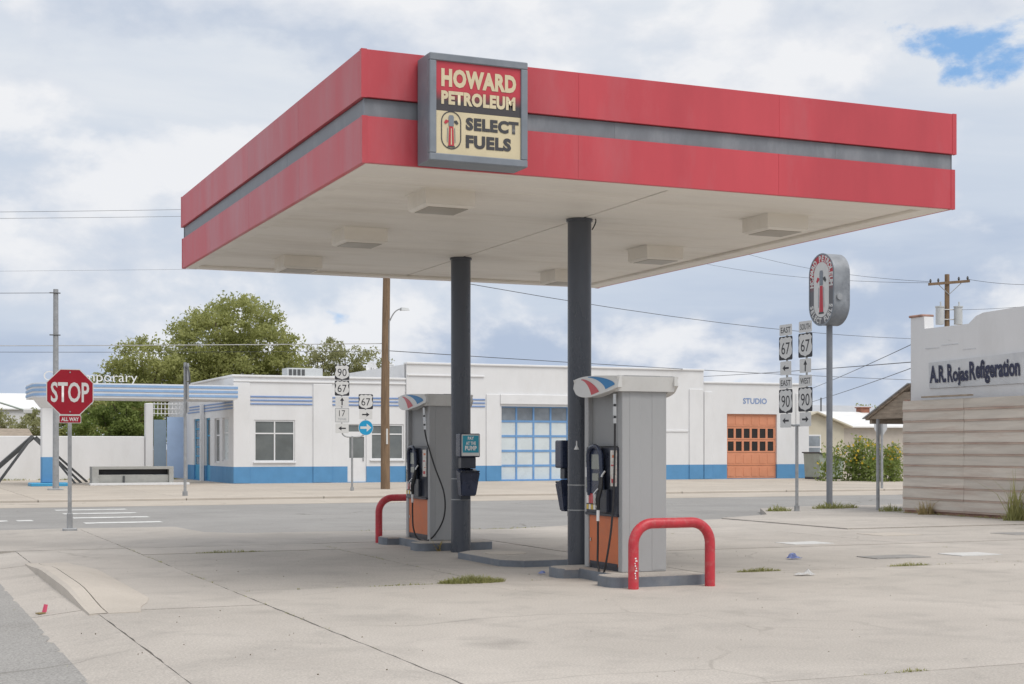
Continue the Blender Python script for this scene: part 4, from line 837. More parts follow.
# windows with frames and panes
def window(x0, x1, z0, z1, cols, rows, y, fmat='trim_white', gl='glass_dark', fw=.06, sill=True):
    bm = B()
    box(bm, x0, x1, y+.03, y+.10, z0, z0+fw); box(bm, x0, x1, y+.03, y+.10, z1-fw, z1)
    for c in cols: box(bm, c-fw/2, c+fw/2, y+.035, y+.095, z0+fw, z1-fw)
    box(bm, x0, x0+fw, y+.03, y+.10, z0+fw, z1-fw); box(bm, x1-fw, x1, y+.03, y+.10, z0+fw, z1-fw)
    for r in rows: box(bm, x0+fw, x1-fw, y+.04, y+.09, r-fw/2, r+fw/2)
    w = obj('window', bm, M[fmat], bl)
    xs_ = [x0+fw]+list(cols)+[x1-fw]; zs_ = [z0+fw]+list(rows)+[z1-fw]
    for a, b in zip(xs_, xs_[1:]):
        for c, d in zip(zs_, zs_[1:]):
            bm = B(); ty = random.uniform(-.004, .004); sheet(bm, [(a, y+.065+ty, c), (b, y+.065-ty, c), (b, y+.066-ty, d), (a, y+.066+ty, d)]); obj('pane', bm, M[gl], w)
    if sill: bm = B(); box(bm, x0-.05, x1+.05, y-.08, y+.03, z0-.07, z0-.001, .01); obj('sill', bm, M['trim_white'], w)
    return w
window(15.63, 17.50, .98, 2.86, [16.57], [2.26], FY)
window(21.13, 22.73, 1.06, 2.70, [21.75], [2.25], FY)
# glazed entrance door and fanlight
bm = B(); y = FY
for a, b, c, d in ((20.0, 20.10, .03, 2.3), (20.82, 20.92, .03, 2.3), (20.10, 20.82, 2.12, 2.3), (20.10, 20.82, .03, 1.14), (20.0, 20.92, 2.3, 2.36), (20.0, 20.92, 2.66, 2.71), (20.0, 20.05, 2.36, 2.66), (20.87, 20.92, 2.36, 2.66)): box(bm, a, b, y+.05, y+.10, c, d)
d_ = obj('door', bm, M['trim_white'], bl)
bm = B(); sheet(bm, [(20.10, y+.08, 1.14), (20.82, y+.08, 1.14), (20.82, y+.08, 2.12), (20.10, y+.08, 2.12)]); obj('pane', bm, M['glass_dark'], d_)
bm = B(); sheet(bm, [(20.05, y+.08, 2.36), (20.87, y+.08, 2.36), (20.87, y+.08, 2.66), (20.05, y+.08, 2.66)]); obj('pane', bm, M['glass_dark'], d_)
bm = B(); box(bm, 20.74, 20.80, y+.02, y+.05, 1.0, 1.18); obj('handle', bm, M['galv'], d_)
# blue glazed garage door: five by five lights
gd = None; X0, X1, Z0, Z1 = 27.71, 32.3, .02, 3.62; y = FY+.25
bm = B(); nC, nR = 5, 5; cw, rh = (X1-X0)/nC, (Z1-Z0)/nR
for c in range(nC+1):
    xx = X0+c*cw; box(bm, max(X0, xx-.045), min(X1, xx+.045), y, y+.06, Z0, Z1)
for r in range(nR+1):
    zz = Z0+r*rh
    for c in range(nC): box(bm, X0+c*cw+.045, X0+(c+1)*cw-.045, y+.003, y+.057, max(Z0, zz-.05), min(Z1, zz+.05))
gd = obj('garage_door', bm, M['frame_blue'], bl)
for c in range(nC):
    for r in range(nR):
        bm = B(); a, b = X0+c*cw+.045, X0+(c+1)*cw-.045; z_, zz = Z0+r*rh+.05, Z0+(r+1)*rh-.05
        sheet(bm, [(a, y+.03, z_), (b, y+.03, z_), (b, y+.03+random.uniform(-.006, .006), zz), (a, y+.03+random.uniform(-.006, .006), zz)]); obj('pane', bm, M['glass_clear' if r == 4 else 'glass_frost'], gd)
# orange sectional garage door with two rows of small lights
X0, X1, Z0, Z1 = 40.39, 43.44, .02, 3.37; y = FY+.12; hs = (Z1-Z0)/5
for k in range(5):
    bm = B(); z_, zz = Z0+k*hs+.008, Z0+(k+1)*hs-.008
    ops = [(X0+.12+i*.485, X0+.12+i*.485+.36, z_+.08, zz-.08) for i in range(6)] if k in (2, 3) else []
    wall_open(bm, X0, X1, z_, zz, ops, y, .05, 'y')
    if not ops:
        for i in range(6): a = X0+.10+i*.485; box(bm, a, a+.40, y-.012, y, z_+.09, zz-.09, .008)
    se = obj('door_section', bm, M['orange_door'], bl)
    for a, b, c, d in ops:
        bm = B(); sheet(bm, [(a, y+.03, c), (b, y+.03, c), (b, y+.03, d), (a, y+.03, d)]); obj('pane', bm, M['glass_black'], se)
bm = B(); sheet(bm, [(X0, y+.06, Z0), (X1, y+.06, Z0), (X1, y+.06, Z1), (X0, y+.06, Z1)]); obj('door_backing', bm, M['dark_line'], bl)
lettering('STUDIO', M['stripe_blue'], bl, (42.08, FY-.012, 4.05), XP, ZP, 1.45, .30, 0.02)
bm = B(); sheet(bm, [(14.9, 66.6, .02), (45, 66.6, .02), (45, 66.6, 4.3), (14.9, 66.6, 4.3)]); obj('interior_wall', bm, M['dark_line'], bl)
# west wall openings: blue doors, tall narrow windows
def side_fill(a, b, z0, z1, frame, pane, split, nm):
    bm = B(); X = 14.67+.08
    box(bm, X, X+.06, a, a+.07, z0, z1); box(bm, X, X+.06, b-.07, b, z0, z1); box(bm, X, X+.06, a+.07, b-.07, z1-.08, z1); box(bm, X, X+.06, a+.07, b-.07, z0, z0+(.75 if nm == 'door' else .08))
    for z in split: box(bm, X+.003, X+.057, a+.07, b-.07, z-.035, z+.035)
    w = obj(nm, bm, M[frame], bl); bm = B(); sheet(bm, [(X+.03, a+.07, z0+.08), (X+.03, b-.07, z0+.08), (X+.03, b-.07, z1-.08), (X+.03, a+.07, z1-.08)]); obj('pane', bm, M[pane], w)
side_fill(67.0, 68.3, 1.0, 3.0, 'trim_white', 'glass_frost', [2.3], 'window'); side_fill(68.9, 70.0, .9, 3.0, 'trim_white', 'glass_dark', [2.2], 'window')
side_fill(71.0, 72.1, .03, 3.05, 'door_blue', 'glass_dark', [2.2], 'door'); side_fill(73.3, 75.0, .03, 3.05, 'door_blue', 'glass_clear', [1.2, 1.65, 2.1, 2.55], 'door')
for k in range(3):
    bm = B(); box(bm, 14.635, 14.669, 66.1, 76.5, 3.36+k*.14, 3.42+k*.14, .008); obj('blue_stripe', bm, M['stripe_blue'], bl)
bm = B(); box(bm, 14.45, 14.62, 72.25, 72.42, 0, 3.72); obj('porch_post', bm, M['trim_white'], bl)
# old filling-station canopy with rounded corner and banded edge
def canopy_outline(off):
    x0, x1, y0, y1, r = 6.0-off, 14.50, 64.3-off, 68.2, 1.2
    return [(x1, y1), (x0, y1)] + [(x0+r-r*math.cos(R(a)), y0+r-r*math.sin(R(a))) for a in range(0, 91, 10)] + [(x1, y0)]
bm = B(); prism(bm, [(x, y, 3.72) for x, y in canopy_outline(0)], (0, 0, .62)); cn = obj('porch_canopy', bm, M['trim_white'], bl)
for k in range(3):
    bm = B(); z = 3.80+k*.19; a, b = canopy_outline(.03), canopy_outline(.001)
    for i in range(len(a)-1):
        hexa(bm, [(*a[i], z), (*a[i+1], z), (*b[i+1], z), (*b[i], z), (*a[i], z+.10), (*a[i+1], z+.10), (*b[i+1], z+.10), (*b[i], z+.10)])
    obj('blue_band', bm, M['canopy_blue'], cn)
bm = B(); box(bm, 6.32, 6.90, 64.75, 65.33, .14, 3.35, .03); hexa(bm, [(6.30, 64.73, 3.30), (6.92, 64.73, 3.30), (6.92, 65.35, 3.30), (6.30, 65.35, 3.30), (6.0, 64.45, 3.72), (7.2, 64.45, 3.72), (7.2, 65.6, 3.72), (6.0, 65.6, 3.72)])
pm = obj('porch_pillar', bm, band_mat('pillar_paint', (0.10, 0.275, 0.50), (0.72, 0.725, 0.735), 1.22), bl)
bm = B(); box(bm, 5.85, 7.40, 64.35, 65.75, -.02, .14, .03); obj('pillar_base', bm, M['door_blue'], pm)
lettering('Contemporary', M['trim_white'], cn, (8.30, 64.6, 4.56), XP, ZP, 3.85, .54, -0.005)
# rooftop plant
ac = thing('rooftop_unit', 'long grey air conditioning unit on the white building roof', 'rooftop unit', (19.8, 73, 4.45))
bm = B(); box(bm, 18.85, 20.7, 72.6, 73.6, 4.47, 5.62, .02); obj('housing', bm, M['transformer'], ac)
for k in range(4):
    bm = B(); box(bm, 18.95+k*.22, 19.10+k*.22, 72.57, 72.599, 5.15, 5.55); obj('louvre', bm, M['steel_dark'], ac)
ds = thing('satellite_dish', 'small white satellite dish on the roof beside the wood pole', 'satellite dish', (23.4, 73.0, 5.2))
bm = B(); tube(bm, [(23.4, 73, 5.2), (23.4, 73, 5.75)], .03, 8); obj('mast', bm, M['galv'], ds)
bm = B(); n = 16; c0 = bm.verts.new((23.42, 73.08, 5.75)); rg = []
for r, dp in ((.16, -.02), (.30, -.07)): rg.append([bm.verts.new((23.4+r*math.cos(2*math.pi*k/n), 73.08+dp-.1*math.sin(2*math.pi*k/n)*r, 5.75+r*math.sin(2*math.pi*k/n))) for k in range(n)])
for k in range(n): bm.faces.new((c0, rg[0][k], rg[0][(k+1) % n])); bm.faces.new((rg[0][k], rg[1][k], rg[1][(k+1) % n], rg[0][(k+1) % n]))
obj('dish', bm, M['trim_white'], ds, smooth='all'); bm = B(); tube(bm, [(23.4, 73.0, 5.45), (23.4, 72.6, 5.72)], .015, 6); obj('feed_arm', bm, M['galv'], ds)
for k, (x, y, z, w, h, lb) in enumerate(((24.6, 74, 5.2, .5, .75, 'narrow white roof vent just right of the wood pole'), (42.2, 76, 4.6, 1.3, .75, 'low cream rooftop box above the orange garage door'))):
    v = thing('roof_vent', lb, 'roof vent', (x, y, z)); bm = B(); box(bm, x-w/2, x+w/2, y-.3, y+.3, z, z+h, .03); obj('housing', bm, M['cream_wall' if k else 'trim_white'], v)
    bm = B(); box(bm, x-w/2-.05, x+w/2+.05, y-.35, y+.35, z+h+.001, z+h+.06, .02); obj('cap', bm, M['trim_white'], v)

# ---- yard wall, gate, bench, sculpture
yw = thing('yard_wall', 'long plain white rendered yard wall behind the old canopy', 'wall', (0, 77.3, 0))
bm = B(); box(bm, -40, 12.58, 77.1, 77.4, -.05, 2.2, .03); obj('wall_body', bm, M['stucco'], yw)
bm = B(); box(bm, 12.6, 12.98, 76.95, 77.4, 0, 3.9, .03); obj('end_pier', bm, M['stucco'], yw)
gt = thing('yard_gate', 'pale blue and slate gate leaves beside the white building', 'gate', (13.7, 77, 0))
bm = B(); box(bm, 13.02, 13.66, 77.05, 77.1, .05, 3.05, .006); obj('gate_leaf', bm, M['gate_grey'], gt); bm = B(); box(bm, 13.69, 14.64, 77.0, 77.05, .05, 3.2, .006); obj('gate_leaf', bm, M['gate_light'], gt)
bm = B()
for k in range(9): box(bm, 13.05+k*.185, 13.09+k*.185, 77.2, 77.22, 3.25, 3.95)
for z in (3.35, 3.6, 3.85): box(bm, 13.0, 14.65, 77.16, 77.18, z, z+.04)
obj('trellis', bm, M['trim_white'], gt)
bn = thing('box_bench', 'long grey concrete box bench with a dark slot under the old canopy', 'bench', (10.15, 65.6, 0))
for nm, a, b, c, d, z0, z1, mt in (('top_slab', 8.42, 11.88, 65.2, 66.0, .68, .80, 'bench_grey'), ('side_slab', 8.42, 8.70, 65.2, 66.0, .02, .679, 'bench_grey'), ('side_slab', 11.68, 11.88, 65.2, 66.0, .02, .679, 'bench_grey'), ('shelf', 8.701, 11.679, 65.36, 66.0, .36, .42, 'bench_grey'), ('front_panel', 8.701, 11.679, 65.30, 65.35, .02, .44, 'bench_grey'), ('slot_back', 8.701, 11.679, 65.6, 65.64, .441, .679, 'black'), ('divider', 9.72, 9.80, 65.24, 65.299, .02, .40, 'steel_dark'), ('base_slab', 8.3, 12.5, 64.85, 65.19, .0, .10, 'trim_white')):
    bm = B(); box(bm, a, b, c, d, z0, z1, .008); obj(nm, bm, M[mt], bn)
sc_ = thing('steel_sculpture', 'dark angular steel beam sculpture leaning behind the blue and white pillar', 'sculpture', (6.5, 71, 0))
ap = Vector((6.62, 71.2, 2.12))
for q, w in (((4.2, 70.6, .0), .20), ((4.9, 69.6, 0), .11), ((8.55, 69.9, 0), .10), ((9.0, 71.4, 0), .10), ((8.2, 69.2, 0), .09)):
    bm = B(); d = (Vector(q)-ap); L_ = d.length; d.normalize(); s_ = d.cross(Vector((0, 1, .2))).normalized()*w/2; n_ = d.cross(s_).normalized()*w*.4
    A, E_ = ap+Vector((random.uniform(-.1, .1), random.uniform(-.15, .15), 0)), Vector(q)
    hexa(bm, [E_-s_-n_, E_+s_-n_, E_+s_+n_, E_-s_+n_, A-s_-n_, A+s_-n_, A+s_+n_, A-s_+n_]); obj('beam', bm, M['steel_dark'], sc_)

# ================================================================== POLES AND CABLES
sp = thing('steel_pole', 'tall bare galvanised utility pole behind the stop sign', 'utility pole', (6.24, 58.7, 0))
bm = B(); tube(bm, [(6.24, 58.7, -.05), (6.24, 58.7, 7.65)], [.12, .095], 14); obj('shaft', bm, M['galv'], sp, smooth=True)
bm = B(); box(bm, 5.95, 6.5, 58.45, 58.95, -.03, .06, .02); obj('base_plate', bm, M['galv'], sp)
for z in (7.5, 5.9): bm = B(); tube(bm, [(6.0, 58.6, z), (6.4, 58.6, z)], .025, 6); obj('cable_clamp', bm, M['steel_dark'], sp)
wp = thing('wood_pole', 'brown wooden utility pole with small street lamp, before the white building', 'utility pole', (18.2, 55.0, 0))
bm = B(); tube(bm, [(18.2, 55, -.05), (18.19, 55, 3.5), (18.23, 55.0, 7), (18.29, 55, 10.6)], [.185, .165, .15, .125], 14); obj('shaft', bm, M['wood_pole'], wp, smooth=True)
bm = B(); tube(bm, bez((18.36, 54.95, 6.55), (18.5, 54.9, 6.9), (18.6, 54.9, 7.0), (18.82, 54.85, 7.05), 8), .025, 8); la = obj('lamp_arm', bm, M['galv'], wp, smooth=True)
bm = B(); hexa(bm, [(18.78, 54.76, 6.97), (19.14, 54.8, 6.99), (19.14, 54.94, 6.99), (18.78, 54.98, 6.97), (18.80, 54.80, 7.09), (19.08, 54.83, 7.08), (19.08, 54.91, 7.08), (18.80, 54.94, 7.09)]); obj('lamp_head', bm, M['transformer'], la)
bm = B(); tube(bm, [(18.3, 54.86, 5.0), (18.3, 54.86, 6.6)], .02, 6); obj('conduit', bm, M['galv'], wp)
bm = B(); box(bm, 18.17, 18.24, 54.80, 54.83, 1.75, 2.35); obj('number_tag', bm, M['sign_white'], wp)
cp = thing('crossarm_pole', 'distant wooden pole with crossarm and two transformers above the white parapet', 'utility pole', (49.81, 60.25, 0))
bm = B(); tube(bm, [(49.81, 60.25, -.05), (49.81, 60.25, 10.4)], [.16, .12], 12); obj('shaft', bm, M['wood_pole'], cp, smooth=True)
ad = Vector((.93, -.36, 0)).normalized(); c_ = Vector((49.81, 60.1, 9.92)); sd = Vector((.36, .93, 0))*.06
bm = B(); up = Vector((0, 0, .13)); tl = Vector((0, 0, .11))
hexa(bm, [c_-ad*1.05-sd-tl, c_+ad*1.05-sd+tl*.6, c_+ad*1.05+sd+tl*.6, c_-ad*1.05+sd-tl, c_-ad*1.05-sd+up-tl, c_+ad*1.05-sd+up+tl*.6, c_+ad*1.05+sd+up+tl*.6, c_-ad*1.05+sd+up-tl]); ca = obj('crossarm', bm, M['wood_pole'], cp)
for k in (-.95, -.55, .5, .95):
    bm = B(); q = c_+ad*k+Vector((0, 0, .10+.08*k)); tube(bm, [q, q+Vector((0, 0, .1)), q+Vector((0, 0, .2))], [.03, .06, .03], 8); obj('insulator', bm, M['steel_dark'], ca)
bm = B()
for k in (-1, 1): tube(bm, [c_+Vector((0, 0, -.55)), c_+ad*k*.62+Vector((0, 0, .02))], .02, 6)
obj('arm_brace', bm, M['galv'], cp)
for k in (-1, 1):
    q = Vector((49.81, 60.1, 7.85))+ad*k*.47; bm = B(); tube(bm, [q, q+Vector((0, 0, .86))], .21, 16); tf = obj('transformer', bm, M['transformer'], cp, smooth=True)
    bm = B(); tube(bm, [q+Vector((0, 0, .86)), q+Vector((0, 0, .92))], .235, 16); tube(bm, [q+Vector((.05, 0, .92)), q+Vector((.05, 0, 1.15))], .04, 8); obj('lid', bm, M['transformer'], tf)
bm = B(); q = Vector((49.81, 60.1, 8.1)); tube(bm, [q-ad*.5, q+ad*.5], .03, 6); tube(bm, [q-ad*.5+Vector((0, 0, .5)), q+ad*.5+Vector((0, 0, .5))], .03, 6); obj('mounting_bracket', bm, M['galv'], cp)
CAMZ, F, HZ = 1.6, 1480, 448; ct, stt = math.cos(R(23.2)), math.sin(R(23.2))
def at(px, py, d):
    """world point seen at pixel px, py of the photograph at depth d metres"""
    X = (px-512)/F*d; return Vector((X*ct+d*stt, -X*stt+d*ct, CAMZ-(py-HZ)/F*d))
def cable(a, b, sag, r, label, mt='cable', n=14):
    a, b = Vector(a), Vector(b); pts = [a.lerp(b, k/n)-Vector((0, 0, sag*4*(k/n)*(1-k/n))) for k in range(n+1)]
    bm = B(); tube(bm, pts, r*.72, 5); tag(obj('power_cable', bm, M[mt], None, loc=a), label, 'cable', 'overhead cables')
cable(at(-420, 213.5, 62), at(260, 208, 95), .1, .014, 'upper of two dark cables meeting the canopy at its left')
cable(at(-420, 219, 62), at(260, 215, 95), .1, .013, 'lower of two dark cables meeting the canopy at its left')
cable(at(-420, 345, 57), at(386, 343.5, 57.8), .06, .022, 'pale thick cable crossing in front of the trees', 'cable_light')
cable(at(-420, 349, 57), at(386, 351, 57.8), .08, .012, 'thin dark cable just below the pale cable before the trees')
cable(at(-420, 274, 100), at(300, 268, 110), .05, .010, 'faint thin cable passing just above the bare steel pole')
cable(at(-420, 293, 58), (6.2, 58.6, 7.5), .02, .014, 'short dark cable left of the steel pole top')
cable((18.25, 55, 8.6), at(1010, 338, 120), 1.0, .020, 'dark cable running from canopy edge down right past the columns')
cable((18.22, 55, 5.4), at(1090, 384, 130), .3, .020, 'low dark cable above the white building roof')
cable(at(700, 238, 110), (48.9, 60.4, 10.0), .6, .014, 'upper faint cable reaching the crossarm pole from the left')
cable(at(660, 253, 120), (49.3, 60.3, 9.95), .6, .014, 'lower faint cable reaching the crossarm pole from the left')
cable((50.7, 59.8, 10.15), at(1080, 282, 70), .2, .014, 'short cable leaving the crossarm pole to the right')
cable((50.3, 60.0, 8.6), at(1080, 300, 68), .1, .012, 'faint lower cable right of the crossarm pole')
cable(at(925, 338, 42), at(788, 397, 96), .1, .016, 'steeper slanting service cable left of the white parapet')
cable(at(925, 363, 42), at(788, 408, 96), .1, .016, 'lower slanting service cable just above the porch roof')
cable(at(925, 361, 45), at(640, 378, 150), .15, .02, 'thick dark cable behind the oval sign pole, nearly level')

# ================================================================== RIGHT: HAND-LETTERED SHOP, LEAN-TO, HOUSES
rs = thing('refrigeration_shop', 'white stucco shop with stepped parapet at the right edge', 'building', (23.4, 26, 0))
prof = [(14, -.05), (29.65, -.05), (29.65, 4.80), (29.15, 4.80), (29.13, 4.50), (27.55, 4.50), (27.3, 4.66), (27.05, 4.72), (25.9, 4.75), (24, 4.75), (22, 4.45), (14, 4.45)]
bm = B(); prism(bm, [(23.4, a, b) for a, b in prof], (.28, 0, 0)); obj('side_wall', bm, M['stucco'], rs)
bm = B(); box(bm, 23.69, 34, 29.37, 29.65, -.05, 4.35); obj('rear_wall', bm, M['stucco'], rs); bm = B(); box(bm, 23.69, 34, 14.3, 29.36, 4.2, 4.25); obj('roof', bm, M['tin_grey'], rs)
bm = B(); box(bm, 23.36, 23.74, 29.18, 29.70, 4.801, 4.86, .02); obj('coping', bm, M['rust'], rs)
bm = B()
for ya, yb_, z in ((28.6, 29.1, 4.0), (27.9, 28.5, 4.05), (27.3, 27.75, 3.9), (28.2, 28.25, 4.15)): box(bm, 23.392, 23.3995, ya, yb_, z, z+.02)
obj('old_plaster_crack', bm, M['board'], rs)
bd = thing('lettered_board', 'pale board with hand-painted navy shop lettering on the white wall', 'sign', (23.35, 27, 3.0))
bm = B(); hexa(bm, [(23.37, 28.92, 3.04), (23.399, 28.92, 3.04), (23.399, 24.4, 3.04), (23.37, 24.4, 3.04), (23.35, 28.92, 3.66), (23.398, 28.92, 3.66), (23.398, 24.4, 3.76), (23.35, 24.4, 3.76)]); obj('panel', bm, M['board'], bd)
for s_, ya, yb_, z0, z1 in (('A.R.', 28.88, 28.28, 3.16, 3.58), ('R', 28.23, 28.03, 3.16, 3.59), ('ojas', 28.04, 27.49, 3.06, 3.50), ('R', 27.46, 27.24, 3.18, 3.61), ('efigeration', 27.25, 25.80, 3.08, 3.63)):
    lettering(s_, M['ink'], bd, (23.343, (ya+yb_)/2, (z0+z1)/2), (0, -1, 0), (-.03, 0, 1), abs(ya-yb_), z1-z0, 0.035)
cf = thing('board_fence', 'weathered horizontal board fence below the hand-lettered white wall', 'fence', (23.1, 27, 0))
n = 10; hh = (2.80-.14)/n
for k in range(n):
    for ya, yb_ in ((29.56, 27.35), (27.34, 24.6), (24.59, 21)):
        bm = B(); z0 = .14+k*hh; dx = random.uniform(-.006, .006); sl = (yb_-29.56)*.012; sl0 = (ya-29.56)*.012
        jj = random.uniform(-.004, .004)
        hexa(bm, [(23.078+dx, ya, z0+jj), (23.12, ya, z0+jj), (23.12, yb_, z0-jj), (23.078+dx, yb_, z0-jj), (23.10+dx, ya, z0+hh-.05), (23.12, ya, z0+hh-.05), (23.12, yb_, z0+hh-.05), (23.10+dx, yb_, z0+hh-.05)]); obj('board', bm, M['cladding'], cf)
        bm = B(); box(bm, 23.086+dx, 23.10, min(ya, yb_)+.002, max(ya, yb_)-.002, z0-.049, z0-.003); obj('batten', bm, M['batten'], cf)
bm = B(); box(bm, 23.14, 23.30, 21, 29.53, .02, .10); box(bm, 23.13, 23.2, 29.42, 29.55, 0, 2.78); obj('sill_rail', bm, M['rust'], cf)
bm = B(); box(bm, 23.03, 23.16, 27.1, 28.8, 2.803, 2.84); obj('cap_strip', bm, M['wood_old'], cf)
lt = thing('lean_to_porch', 'old tin-roofed wooden lean-to porch behind the board fence', 'porch', (24.5, 30.5, 0))
def rz(y): return 3.12-(y-29.66)*.46          # falls away behind the shop
def slope(y0, y1, x0, x1, lo, hi, nm, mt):
    bm = B(); hexa(bm, [(x0, y0, rz(y0)+lo), (x1, y0, rz(y0)+lo), (x1, y1, rz(y1)+lo), (x0, y1, rz(y1)+lo), (x0, y0, rz(y0)+hi), (x1, y0, rz(y0)+hi), (x1, y1, rz(y1)+hi), (x0, y1, rz(y1)+hi)]); obj(nm, bm, M[mt], lt)
slope(29.66, 31.42, 23.36, 28, 0, .06, 'rafter_deck', 'wood_old'); slope(29.66, 31.48, 23.30, 28.05, .062, .082, 'tin_sheet', 'tin_grey')
for k in range(6):
    z0 = 2.34+k*.13; z1 = z0+.127; ya = min(31.36, 29.66+(3.12-z0)/.46-.02); yb_ = min(31.36, 29.66+(3.12-z1)/.46-.02)
    if yb_ < 29.7: break
    bm = B(); hexa(bm, [(23.40, 29.67, z0), (23.425, 29.67, z0), (23.425, ya, z0), (23.40, ya, z0), (23.40, 29.67, z1), (23.425, 29.67, z1), (23.425, yb_, z1), (23.40, yb_, z1)]); obj('gable_board', bm, M['wood_old'], lt)
for x, y in ((23.45, 31.02), (27.6, 31.3)):
    bm = B(); tube(bm, [(x, y, -.05), (x, y, rz(y)-.02)], .045, 10); obj('post', bm, M['galv'], lt, smooth=True)
bm = B(); box(bm, 23.44, 28, 31.25, 31.35, 2.22, 2.33); obj('eave_beam', bm, M['wood_old'], lt)
def gable_house(name, label, x0, x1, y0, y1, eave, ridge, wall, roofm, along='y', over=.35):
    t = thing(name, label, 'house', ((x0+x1)/2, (y0+y1)/2, 0)); xm, ym = (x0+x1)/2, (y0+y1)/2
    if along == 'y':
        bm = B(); prism(bm, [(x0, y0, 0), (x1, y0, 0), (x1, y0, eave), (xm, y0, ridge), (x0, y0, eave)], (0, y1-y0, 0)); obj('wall', bm, wall, t)
        k = (ridge-eave)/(xm-x0)
        for s in (-1, 1):
            xe = xm+s*(xm-x0+over); ze = eave-over*k; bm = B(); ya, yb_ = y0-over, y1+over
            hexa(bm, [(xm, ya, ridge+.02), (xe, ya, ze+.02), (xe, yb_, ze+.02), (xm, yb_, ridge+.02), (xm, ya, ridge+.10), (xe, ya, ze+.10), (xe, yb_, ze+.10), (xm, yb_, ridge+.10)]); obj('roof_slope', bm, roofm, t)
    else:
        bm = B(); prism(bm, [(x0, y0, 0), (x0, y1, 0), (x0, y1, eave), (x0, ym, ridge), (x0, y0, eave)], (x1-x0, 0, 0)); obj('wall', bm, wall, t)
        k = (ridge-eave)/(ym-y0)
        for s in (-1, 1):
            ye = ym+s*(ym-y0+over); ze = eave-over*k; bm = B(); xa, xb = x0-over, x1+over
            hexa(bm, [(xa, ym, ridge+.02), (xb, ym, ridge+.02), (xb, ye, ze+.02), (xa, ye, ze+.02), (xa, ym, ridge+.10), (xb, ym, ridge+.10), (xb, ye, ze+.10), (xa, ye, ze+.10)]); obj('roof_slope', bm, roofm, t)
    return t
h1 = gable_house('cream_house', 'small cream gabled house just right of the white building', 46.2, 50.2, 69.5, 78, 2.85, 3.55, M['cream_wall'], M['cream_wall'])
bm = B(); box(bm, 47.55, 48.6, 69.42, 69.49, 1.0, 2.35, .01); w_ = obj('window', bm, M['trim_white'], h1)
for z0, z1 in ((1.08, 1.62), (1.7, 2.27)):
    bm = B(); box(bm, 47.63, 48.52, 69.405, 69.418, z0, z1); obj('pane', bm, M['glass_clear'], w_)
h2 = gable_house('white_roofed_house', 'tan house with bright white tin roof behind the sunflowers', 54.2, 72, 78, 88, 2.95, 3.95, M['tan_wall'], M['tin'], 'x')
ch = thing('brick_chimney', 'short red brick chimney above the white tin roof', 'chimney', (61.5, 83.0, 0)); bm = B(); box(bm, 61.15, 61.85, 82.7, 83.3, 2.0, 4.3, .02); obj('stack', bm, M['brick'], ch); bm = B(); box(bm, 61.08, 61.92, 82.63, 83.37, 4.301, 4.38, .02); obj('cap', bm, M['brick'], ch)
gable_house('grey_roofed_house', 'house with wide grey roof behind the cream house', 60, 82, 104, 116, 3.4, 5.3, M['tan_wall'], M['tin_grey'], 'x')
gable_house('low_far_house', 'low brown-roofed far house beyond the yard wall at far left', -4, 8.6, 96, 104, 2.1, 2.75, M['tan_wall'], M['wood_old'], 'x')
q_ = at(46, 448, 116); gable_house('white_shed', 'large white metal shed beyond the yard wall at far left', -30, q_.x, q_.y, q_.y+14, 4.6, 6.0, M['stucco'], M['tin'], 'x', .2)
vp = thing('vent_pipe', 'thin grey pipe standing above the grey roof', 'pipe', (55, 96, 0)); p_ = at(821, 411, 100); bm = B(); tube(bm, [p_, p_+Vector((0, 0, .9))], .05, 8); tube(bm, [p_-Vector((0, 0, 3.8)), p_], .04, 6); obj('shaft', bm, M['steel_dark'], vp)
# mast arm at far left
ma = thing('mast_arm_light', 'thin mast-arm street light at the far left over the yard wall', 'street light', (4, 86, 0))
a_, b_ = at(-30, 399, 85), at(24, 410, 85); bm = B(); tube(bm, bez(a_, a_+Vector((1.2, 0, .1)), b_-Vector((.8, 0, -.2)), b_, 8), .05, 8); tube(bm, [a_, (a_.x, a_.y, 0)], .08, 8); obj('arm', bm, M['bin_green'], ma, smooth=True)
bm = B(); box(bm, b_.x-.05, b_.x+.45, b_.y-.12, b_.y+.12, b_.z-.2, b_.z+.04, .03); obj('lamp_head', bm, M['sign_white'], ma)
# waste bin
wb = thing('waste_bin', 'pale green skip with sloping dark lid beside the building corner', 'skip', (44.65, 63.6, 0))
bm = B(); x0, x1, y0, y1 = 43.95, 45.35, 62.9, 64.2
hexa(bm, [(x0, y0, .12), (x1, y0, .12), (x1, y1, .12), (x0, y1, .12), (x0-.05, y0-.05, 1.32), (x1+.05, y0-.05, .98), (x1+.05, y1+.05, .98), (x0-.05, y1+.05, 1.32)]); obj('body', bm, M['bin_green'], wb)
bm = B(); hexa(bm, [(x0-.12, y0-.12, 1.345), (x1+.12, y0-.12, .98), (x1+.12, y1+.1, .98), (x0-.12, y1+.1, 1.345), (x0-.12, y0-.12, 1.40), (x1+.12, y0-.12, 1.03), (x1+.12, y1+.1, 1.03), (x0-.12, y1+.1, 1.40)]); obj('lid', bm, M['steel_dark'], wb)
bm = B(); box(bm, x0+.55, x0+.85, y0-.09, y0-.07, .70, .98); obj('notice', bm, M['steel_dark'], wb); bm = B(); box(bm, x0+.59, x0+.81, y0-.10, y0-.0905, .74, .94); obj('notice_face', bm, M['bin_green'], wb)
for x in (x0, x1-.15):
    bm = B(); box(bm, x, x+.15, y0, y1, -.02, .119); obj('skid', bm, M['steel_dark'], wb)

